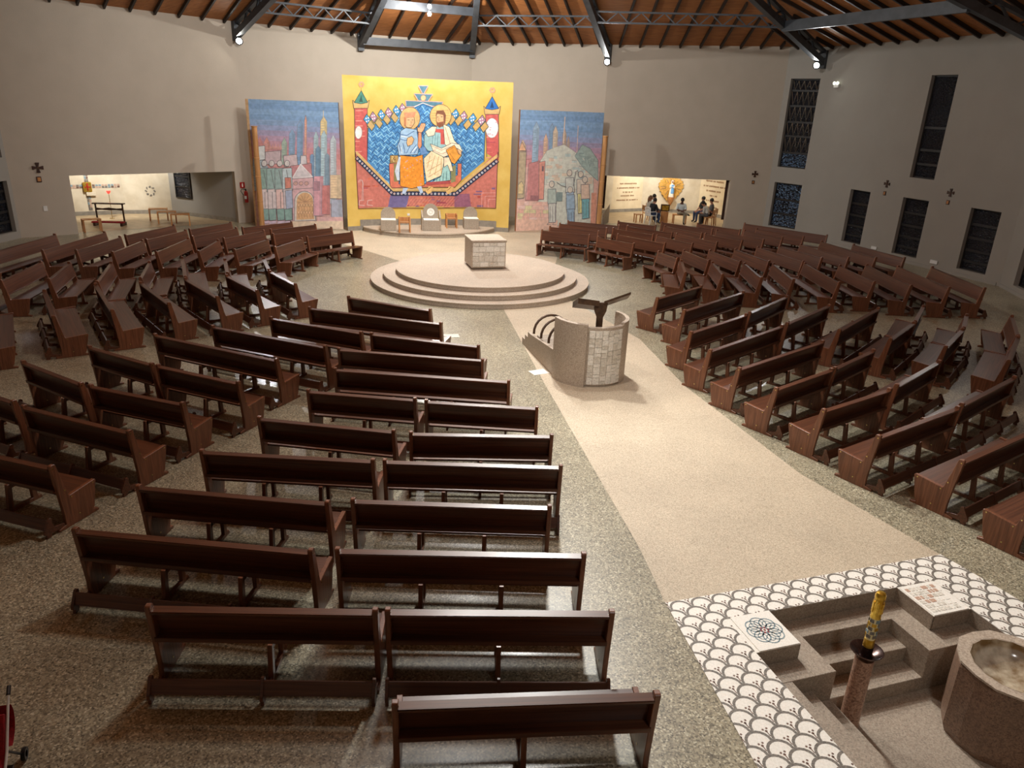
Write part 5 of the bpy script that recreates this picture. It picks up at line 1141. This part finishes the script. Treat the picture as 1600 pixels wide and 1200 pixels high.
prof = [(-.56, .74), (-.3, .71), (0, .75), (.3, .71), (.56, .74), (.56, .63), (.3, .65), (0, .63), (-.3, .65), (-.56, .63)]
m = MB(); m.prism(prof, lambda q: (q[0], -.015, q[1]), lambda q: (q[0], .015, q[1])); m.build('carved_rail', 'dark_wood', kn)
def bench(label, pos, rz, w_=.5, h=.46, grp='small wooden stools in the left chapel'):
    r = thing('chapel_stool', label, 'stool', (*pos, 0), rz, grp)
    for sx in (-1, 1):
        for sy in (-1, 1): m = MB(); m.box(sx * (w_ / 2 - .03) - .025, sx * (w_ / 2 - .03) + .025, sy * .16 - .025, sy * .16 + .025, 0, h); m.build('leg', 'light_wood', r)
    m = MB(); m.box(-w_ / 2, w_ / 2, -.2, .2, h, h + .04); m.build('seat', 'light_wood', r, bevel=.006)
bench('wooden stool deepest inside the left chapel near its window', (-16.6, 34.5), .4, .8, .5); bench('wooden stool second from the back under the chapel window', (-15.9, 33.8), .4, .8, .5); bench('wooden stool at the mouth of the left chapel near the pews', (-15.1, 33.35), .4, .8, .48)
bench('light wooden stool beside the left jamb of the chapel', (-17.75, 30.95), .7, .7, .5)
# dark window in the chapel side wall
A_, B_ = Vector(CHL[4]), Vector(CHL[5]); e_ = (B_ - A_).normalized()
n_ = Vector((-e_.y, e_.x)); n_ = n_ if n_.dot(Vector((-17.5, 32.5)) - A_) > 0 else -n_
WIN_N[0] += 1; cw = bpy.data.objects.new('window_%d' % WIN_N[0], None); COL.objects.link(cw); struct(cw); q = A_ + e_ * .45 + n_ * .03; cw.location = (q.x, q.y, .85); cw.rotation_euler = (0, 0, math.atan2(e_.y, e_.x))
for k in range(3): m = MB(); m.box(0, .95, -.006, .006, k * .5 + .02, k * .5 + .48); m.build('pane', 'night_glass', cw)
for k in range(4): m = MB(); m.box(-.03, .98, -.03, .03, k * .5 - .025, k * .5 + .025); m.build('window_bar', 'window_frame', cw)
for x in (-.03, .95): m = MB(); m.box(x, x + .05, -.03, .03, -.025, 1.525); m.build('window_frame', 'window_frame', cw)

# ================================================================ RIGHT CHAPEL
def text_wall(name, label, a, b, rows_, sc):
    A_, B_ = Vector(a), Vector(b); e = (B_ - A_).normalized(); n2 = Vector((-e.y, e.x)); n2 = n2 if n2.dot(Vector((8, 41)) - A_) > 0 else -n2; W_ = (B_ - A_).length
    r = thing(name, label, 'inscription', (A_.x + n2.x * .012, A_.y + n2.y * .012, 0), math.atan2(e.y, e.x)); sg = 1 if n2.dot(Vector((-e.y, e.x))) > 0 else -1
    for (z, wd) in rows_:
        m = MB(); x = W_ / 2 - wd / 2
        while x < W_ / 2 + wd / 2:
            l = random.uniform(.03, .06); m.box(x, x + l, -.002, .004, z - sc / 2 + random.uniform(0, .015), z + sc / 2 - random.uniform(0, .015)); x += l + (.07 if random.random() < .18 else .018)
        o = m.build('worn_text_line', 'text_brown', r, merge=False); o['kind'] = 'stuff'
text_wall('wall_inscription', 'faint centred text lines on the chapel panel near the hillside mural', CHR[2], CHR[3], [(2.28, .6), (2.04, 1.25), (1.6, 1.2), (1.36, 1.55), (1.12, .7), (.92, .95), (.68, 1.5)], .085)
text_wall('wall_inscription', 'faint centred text lines on the chapel panel behind the seated group', CHR[4], CHR[5], [(2.5, .9), (2.22, 1.0), (1.94, 1.3), (1.66, 1.6), (1.4, 1.1), (1.14, .5), (.86, 1.0), (.5, .8)], .1)
gx, gy = 8.8, 44.5
gl = thing('gold_mosaic_glory', 'gold mosaic sunburst on the chapel wall behind the statue', 'mosaic', (gx - .03, gy, 1.47))
n = 44; pts = []
for k in range(n):
    t = 2 * PI * k / n; r_ = (.66 if k % 2 else .74) * (1 + .05 * math.sin(3 * t)); zz = r_ * math.sin(t); zz = zz * (1.15 if zz < 0 else .85); xx = r_ * math.cos(t) * (1 - .35 * max(0, -math.sin(t)) ** 1.5); pts.append((xx, zz))
m = MB(); m.prism(pts, lambda q: (q[0], -.03, q[1]), lambda q: (q[0], 0.03, q[1])); m.build('field', 'mosaic_gold', gl)
for k in range(30):
    t = 2 * PI * k / 30; r0, r1 = random.uniform(.26, .36), random.uniform(.5, .62); sq = lambda r_: (r_ * math.cos(t) * (1 - .35 * max(0, -math.sin(t)) ** 1.5), r_ * math.sin(t) * (1.1 if math.sin(t) < 0 else .83))
    a, b = sq(r0), sq(r1); m = MB(); m.tube([(a[0], -.035, a[1]), (b[0], -.035, b[1])], .018, 4); m.build('ray', random.choice(['gold', 'mosaic_gold', 'mosaic_brown']), gl)
m = MB(); m.lathe([(0, -.5), (.05, -.46), (.16, -.2), (.22, -.04), (.22, 0), (0, 0)], 14); tag(m.build('statue_corbel', 'light_wood', None, (gx - .02, gy - .26, .93), smooth=True), 'pointed wooden corbel under the white and blue statue', 'corbel')
stt = thing('mary_statue', 'painted statue of a robed woman in white with a blue mantle', 'statue', (gx - .02, gy - .26, .93), 0); stt.scale = (.86, .86, .83)
m = MB(); m.lathe([(0, 0), (.17, 0), (.18, .03), (.16, .2), (.14, .4), (.125, .58), (.14, .7), (.15, .8), (.11, .86), (.05, .9), (.05, .93), (.075, .97), (.082, 1.03), (.07, 1.1), (.03, 1.14), (0, 1.145)], 20, sy=.8); m.build('robe', 'plaster_cream', stt, smooth=True)
m = MB(); m.lathe([(.17, .25), (.175, .45), (.15, .62), (.165, .74), (.16, .82), (.12, .84)], 16, a0=-2.0, a1=1.3, sy=.85); m.build('mantle', 'plaster_blue', stt, smooth=True)
m = MB(); m.tube([(-.13, -.02, .78), (-.14, -.1, .64), (-.03, -.16, .7)], [.045, .04, .028], 8); m.tube([(.13, -.02, .78), (.14, -.1, .64), (.03, -.16, .7)], [.045, .04, .028], 8); m.build('sleeves', 'plaster_cream', stt, smooth=True, merge=False)
m = MB(); m.lathe([(0, .94), (.045, .96), (.058, 1.02), (.05, 1.08), (0, 1.1)], 14, (0, -.035, 0)); m.build('face', 'skin', stt, smooth=True)
pb = thing('icon_stand', 'dark wooden pedestal with a gilded box beside the seated man', 'stand', (7.78, 40.4, 0), -.1)
m = MB(); m.box(-.19, .19, -.15, .15, 0, .58); m.build('pedestal', 'light_wood', pb, bevel=.01); m = MB(); m.box(-.23, .23, -.08, .08, .6, .95); m.build('frame', 'dark_wood', pb, bevel=.015); m = MB(); m.box(-.18, .18, -.1, -.07, .65, .9); m.build('gilded_face', 'gold', pb, bevel=.01)
bench('small brown stool behind the white plastic chair', (6.35, 40.1), .2, .4, .4, 'stools in the right chapel')
def chair(label, pos, rz, mat='light_wood', plastic=False):
    r = thing('plastic_chair' if plastic else 'wooden_chair', label, 'chair', (*pos, 0), rz, 'chairs in the right chapel')
    for sx in (-1, 1):
        m = MB(); m.tube([(sx * .21, .2, 0), (sx * .2, .18, .44)], .022, 8); m.build('leg', mat, r, smooth=True); m = MB(); m.tube([(sx * .21, -.24, 0), (sx * .2, -.2, .44), (sx * .2, -.26, .88)], .022, 8); m.build('leg', mat, r, smooth=True)
        if plastic: m = MB(); m.tube([(sx * .24, -.24, .66), (sx * .25, .1, .66), (sx * .23, .19, .6), (sx * .21, .19, .44)], .022, 8); m.build('armrest', mat, r, smooth=True)
    m = MB(); m.box(-.22, .22, -.21, .22, .43, .47); m.build('seat', mat, r, bevel=.012)
    if plastic:
        for k in range(5): x = (k - 2) * .085; m = MB(); m.box(x - .022, x + .022, -.26, -.235, .47, .8); m.build('back_slat', mat, r, bevel=.004)
        pr = [(-.23, .78)] + [(-.23 * math.cos(t * PI / 8), .8 + .1 * math.sin(t * PI / 8)) for t in range(9)] + [(.23, .78), (.19, .78)] + [(.19 * math.cos(t * PI / 8), .79 + .06 * math.sin(t * PI / 8)) for t in range(9)] + [(-.19, .78)]
        m = MB(); m.prism(pr, lambda q: (q[0], -.275, q[1]), lambda q: (q[0], -.235, q[1])); m.build('back_hoop', mat, r)
    else:
        m = MB(); m.box(-.2, .2, -.28, -.24, .62, .86); m.build('backrest', mat, r, bevel=.01)

# ---- seated people: each body is one skinned surface over a posed skeleton
def person(label, pos, rz, seat=.47, lean=.1, hands='lap', top='cloth_black', legs='denim', skin='skin', hair='hair_dark', longhair=False, crossed=False, turn=0.0, nod=0.0):
    c, s = math.cos(lean), math.sin(lean); hip = Vector((0, 0, seat + .09))
    def T(x, y, z): return hip + Vector((x, y * c + z * s, z * c - y * s))
    V = []; E = []; Rr = []; Seg = []
    def add(p, r, par=None, seg='top'):
        if seg in ('top', 'legs'): r = (r[0] * 1.18, r[1] * 1.18)
        V.append(tuple(p)); Rr.append(r); Seg.append(seg)
        if par is not None: E.append((par, len(V) - 1))
        return len(V) - 1
    pel = add(hip, (.15, .12), None, 'legs'); wa = add(T(0, 0, .17), (.145, .11), pel); ch = add(T(0, .0, .36), (.165, .115), wa); nb = add(T(0, -.01, .5), (.085, .075), ch); nk = add(T(0, .015, .57), (.05, .052), nb, 'skin')
    hd = T(0, .03, .57); ax = Vector((math.sin(turn) * math.sin(nod + .12), math.cos(turn) * math.sin(nod + .12), math.cos(nod + .12)))
    h1 = add(hd + ax * .07, (.072, .08), nk, 'skin'); h2 = add(hd + ax * .16, (.082, .096), h1, 'skin'); h3 = add(hd + ax * .22, (.06, .075), h2, 'skin')
    fw = Vector((math.sin(turn), math.cos(turn), -math.sin(nod) * .8)).normalized(); add(hd + ax * .1 + fw * .1, (.016, .016), h1, 'skin')
    for sx in (-1, 1):
        th = add(hip + Vector((sx * .1, .06, -.01)), (.095, .09), pel, 'legs')
        if crossed and sx > 0: k = hip + Vector((sx * .02, .42, .1)); an = k + Vector((-sx * .34, .02, -.12)); to = an + Vector((-.06, .1, -.03))
        else: k = hip + Vector((sx * .13, .42, .0)); an = Vector((sx * .13, .4, .09)); to = Vector((sx * .14, .54, .045))
        kn_ = add(k, (.068, .068), th, 'legs'); cf = add(k.lerp(an, .35), (.06, .062), kn_, 'legs'); a_ = add(an, (.042, .045), cf, 'legs'); add(to, (.042, .035), a_, 'shoe')
        sh = add(T(sx * .19, 0, .46), (.068, .066), ch); el = T(sx * .25, .06, .2)
        if hands == 'lap': wr = hip + Vector((sx * .1, .28, .1))
        elif hands == 'knees': wr = hip + Vector((sx * .12, .4, .09)); el = T(sx * .25, .14, .22)
        else: wr = hip + Vector((sx * .05, .33, .17)); el = T(sx * .24, .1, .2)
        e_l = add(el, (.05, .05), sh); w_r = add(wr, (.032, .034), e_l, 'skin'); d = (wr - el).normalized(); side = Vector((-sx, 0, 0)); palm = add(wr + d * .05, (.034, .022), w_r, 'skin')
        for f, (lng, off) in enumerate(((.075, .03), (.085, .01), (.08, -.01), (.062, -.028))):
            b0 = wr + d * .09 + side * -off; f1 = add(b0, (.0095, .0095), palm, 'skin'); f2 = add(b0 + d * lng * .5 + Vector((0, 0, -.008)), (.009, .009), f1, 'skin'); add(b0 + d * lng * .8 + Vector((0, 0, -.035)), (.008, .008), f2, 'skin')
        t1 = add(wr + d * .04 + side * .035, (.011, .011), w_r, 'skin'); add(wr + d * .08 + side * .05 + Vector((0, 0, .01)), (.0095, .0095), t1, 'skin')
    me = bpy.data.meshes.new('body'); me.from_pydata(V, E, []); ob = bpy.data.objects.new('body', me); COL.objects.link(ob)
    ob.modifiers.new('skin', 'SKIN'); lay = me.skin_vertices[0].data
    for i, r_ in enumerate(Rr): lay[i].radius = r_ if isinstance(r_, tuple) else (r_, r_); lay[i].use_root = (i == 0)
    sb = ob.modifiers.new('sub', 'SUBSURF'); sb.levels = 1; sb.render_levels = 1
    dg = bpy.context.evaluated_depsgraph_get(); new = bpy.data.meshes.new_from_object(ob.evaluated_get(dg)); bpy.data.objects.remove(ob)
    new.materials.clear()
    names = ['top', 'legs', 'skin', 'shoe']
    for mt in (top, legs, skin, 'shoe'): new.materials.append(MATS[mt])
    segs = [(Vector(V[a]), Vector(V[b]), Seg[b]) for a, b in E]
    for f in new.polygons:
        f.use_smooth = True; best = None
        for a, b, sg in segs:
            ab = b - a; t = max(0, min(1, (f.center - a).dot(ab) / max(1e-9, ab.length_squared))); dd = (f.center - (a + ab * t)).length
            if best is None or dd < best[0]: best = (dd, sg)
        f.material_index = names.index(best[1])
    root = thing('person', label, 'person', (*pos, 0), rz, 'people seated in the right chapel'); link('body', new, root)
    hc = hd + ax * .165 - fw * .018; rot = Vector((0, 0, 1)).rotation_difference(ax).to_matrix().to_4x4()
    m = MB(); rt = fw.cross(ax).normalized()
    prof = [(.101 * math.sin(t * PI / 16), .115 * math.cos(t * PI / 16)) for t in range(0, 9)]
    m.lathe([(max(r_, .001), z) for r_, z in prof] + [(.1, -.04), (.08, -.06)], 18, sy=1.05); m.build('hair', hair, root, tuple(hc + ax * -.01), (Matrix.Rotation(.55, 4, rt) @ rot).to_euler(), smooth=True)
    if longhair: m = MB(); m.tube([hc + Vector((0, -.06, .02)), hc + Vector((0, -.09, -.12)), hc + Vector((0, -.1, -.28))], [.08, .085, .06], 10); m.build('hair', hair, root, smooth=True)
    for sx in (-1, 1):
        q = hd + ax * .145 + fw * .088 + rt * sx * .033; m = MB(); m.lathe([(0, .009), (.008, .004), (.008, -.004), (0, -.009)], 8); m.build('eye', 'hair_dark', root, tuple(q), smooth=True)
        q = hd + ax * .14 + rt * sx * .088 - fw * .01; m = MB(); m.lathe([(0, .03), (.018, .015), (.018, -.015), (0, -.03)], 8, sx=.5); m.build('ear', skin, root, tuple(q), smooth=True)
    q = hd + ax * .07 + fw * .086; m = MB(); m.box(-.022, .022, -.004, .006, -.004, .004); m.build('mouth', 'mosaic_red', root, tuple(q), (0, 0, -turn))
    return root
chair('white plastic armchair under the person in a black jacket', (6.93, 39.62), -1.05, 'white_plastic', True)
person('person in black jacket and jeans leaning forward on a white plastic chair', (6.95, 39.62), -1.05, .45, .2, 'knees', 'cloth_black', 'denim')
chair('wooden chair of the long-haired person at the chapel group', (6.9, 40.45), -1.3); person('person with long light brown hair seated behind the black-jacket sitter', (6.92, 40.45), -1.3, .47, .05, 'lap', 'cloth_pale', 'denim', hair='hair_brown', longhair=True)
chair('wooden chair deepest in the chapel on the pedestal side', (7.2, 41.25), -1.5); person('dark-haired person seated deepest in the chapel beside the pedestal', (7.22, 41.25), -1.5, .47, .08, 'lap', 'cloth_white', 'cloth_grey')
bench('wooden bench stool under the person in the white hoodie', (8.55, 40.2), .0, .7, .45, 'stools in the right chapel'); person('person in white hoodie on a stool with one leg crossed', (8.58, 40.2), PI, .47, .16, 'clasp', 'cloth_white', 'khaki', 'skin_dark', crossed=True, nod=.3)
chair('wooden chair under the person in open black jacket and jeans', (9.95, 41.0), 1.9); person('person in open black jacket and blue jeans facing the group', (9.93, 41.0), 1.9, .47, .0, 'lap', 'cloth_black', 'denim', 'skin')
chair('wooden chair under the person in dark grey jacket', (10.25, 40.25), 1.5); person('person in dark grey jacket seated behind the bent sitter', (10.23, 40.25), 1.5, .47, .05, 'lap', 'cloth_grey', 'cloth_black')
chair('wooden chair nearest the pews under the bent sitter', (10.0, 39.75), 1.1); person('person in pale hoodie bent forward with elbows on knees', (9.98, 39.75), 1.1, .47, .55, 'knees', 'cloth_pale', 'cloth_grey', nod=.3)

# ================================================================ STROLLER AT THE LOFT'S FOOT
st = thing('stroller', 'folding stroller with red fabric and black wheels at the lower left edge', 'stroller', (-4.3, 4.62, 0), .35); st.scale = (.8, .8, .72)
for s in (-1, 1):
    m = MB(); m.tube([(s * .2, -.5, .08), (s * .21, .05, .55), (s * .21, .42, 1.02)], .014, 8); m.build('frame_tube', 'white_plastic', st, smooth=True); m = MB(); m.tube([(s * .2, .42, .08), (s * .21, .05, .55)], .014, 8); m.build('frame_tube', 'black_metal', st, smooth=True)
    for y in (-.5, .42):
        m = MB(); m.lathe([(.04, -.02), (.075, -.022), (.08, 0), (.075, .022), (.04, .02)], 18); m.build('wheel', 'black_metal', st, (s * .22, y, .08), (0, PI / 2, 0), smooth=True)
    m = MB(); m.tube([(s * .21, .42, 1.02), (s * .2, .52, 1.06)], .022, 8); m.build('grip', 'black_metal', st, smooth=True)
m = MB(); m.prism([(-.3, .32), (-.25, .3), (.05, .42), (.3, .86), (.26, .9), (.0, .48)], lambda q: (-.19, q[0], q[1]), lambda q: (.19, q[0], q[1])); m.build('seat_sling', 'red_fabric', st, bevel=.01)
m = MB(); m.lathe([(.3, -.2), (.31, 0), (.3, .2)], 14, a0=.2, a1=2.0); m.build('hood', 'red_fabric', st, (0, .18, .72), (0, PI / 2, 0), smooth=True)
m = MB(); m.box(-.18, .18, -.3, .2, .14, .18); m.build('basket', 'black_metal', st)
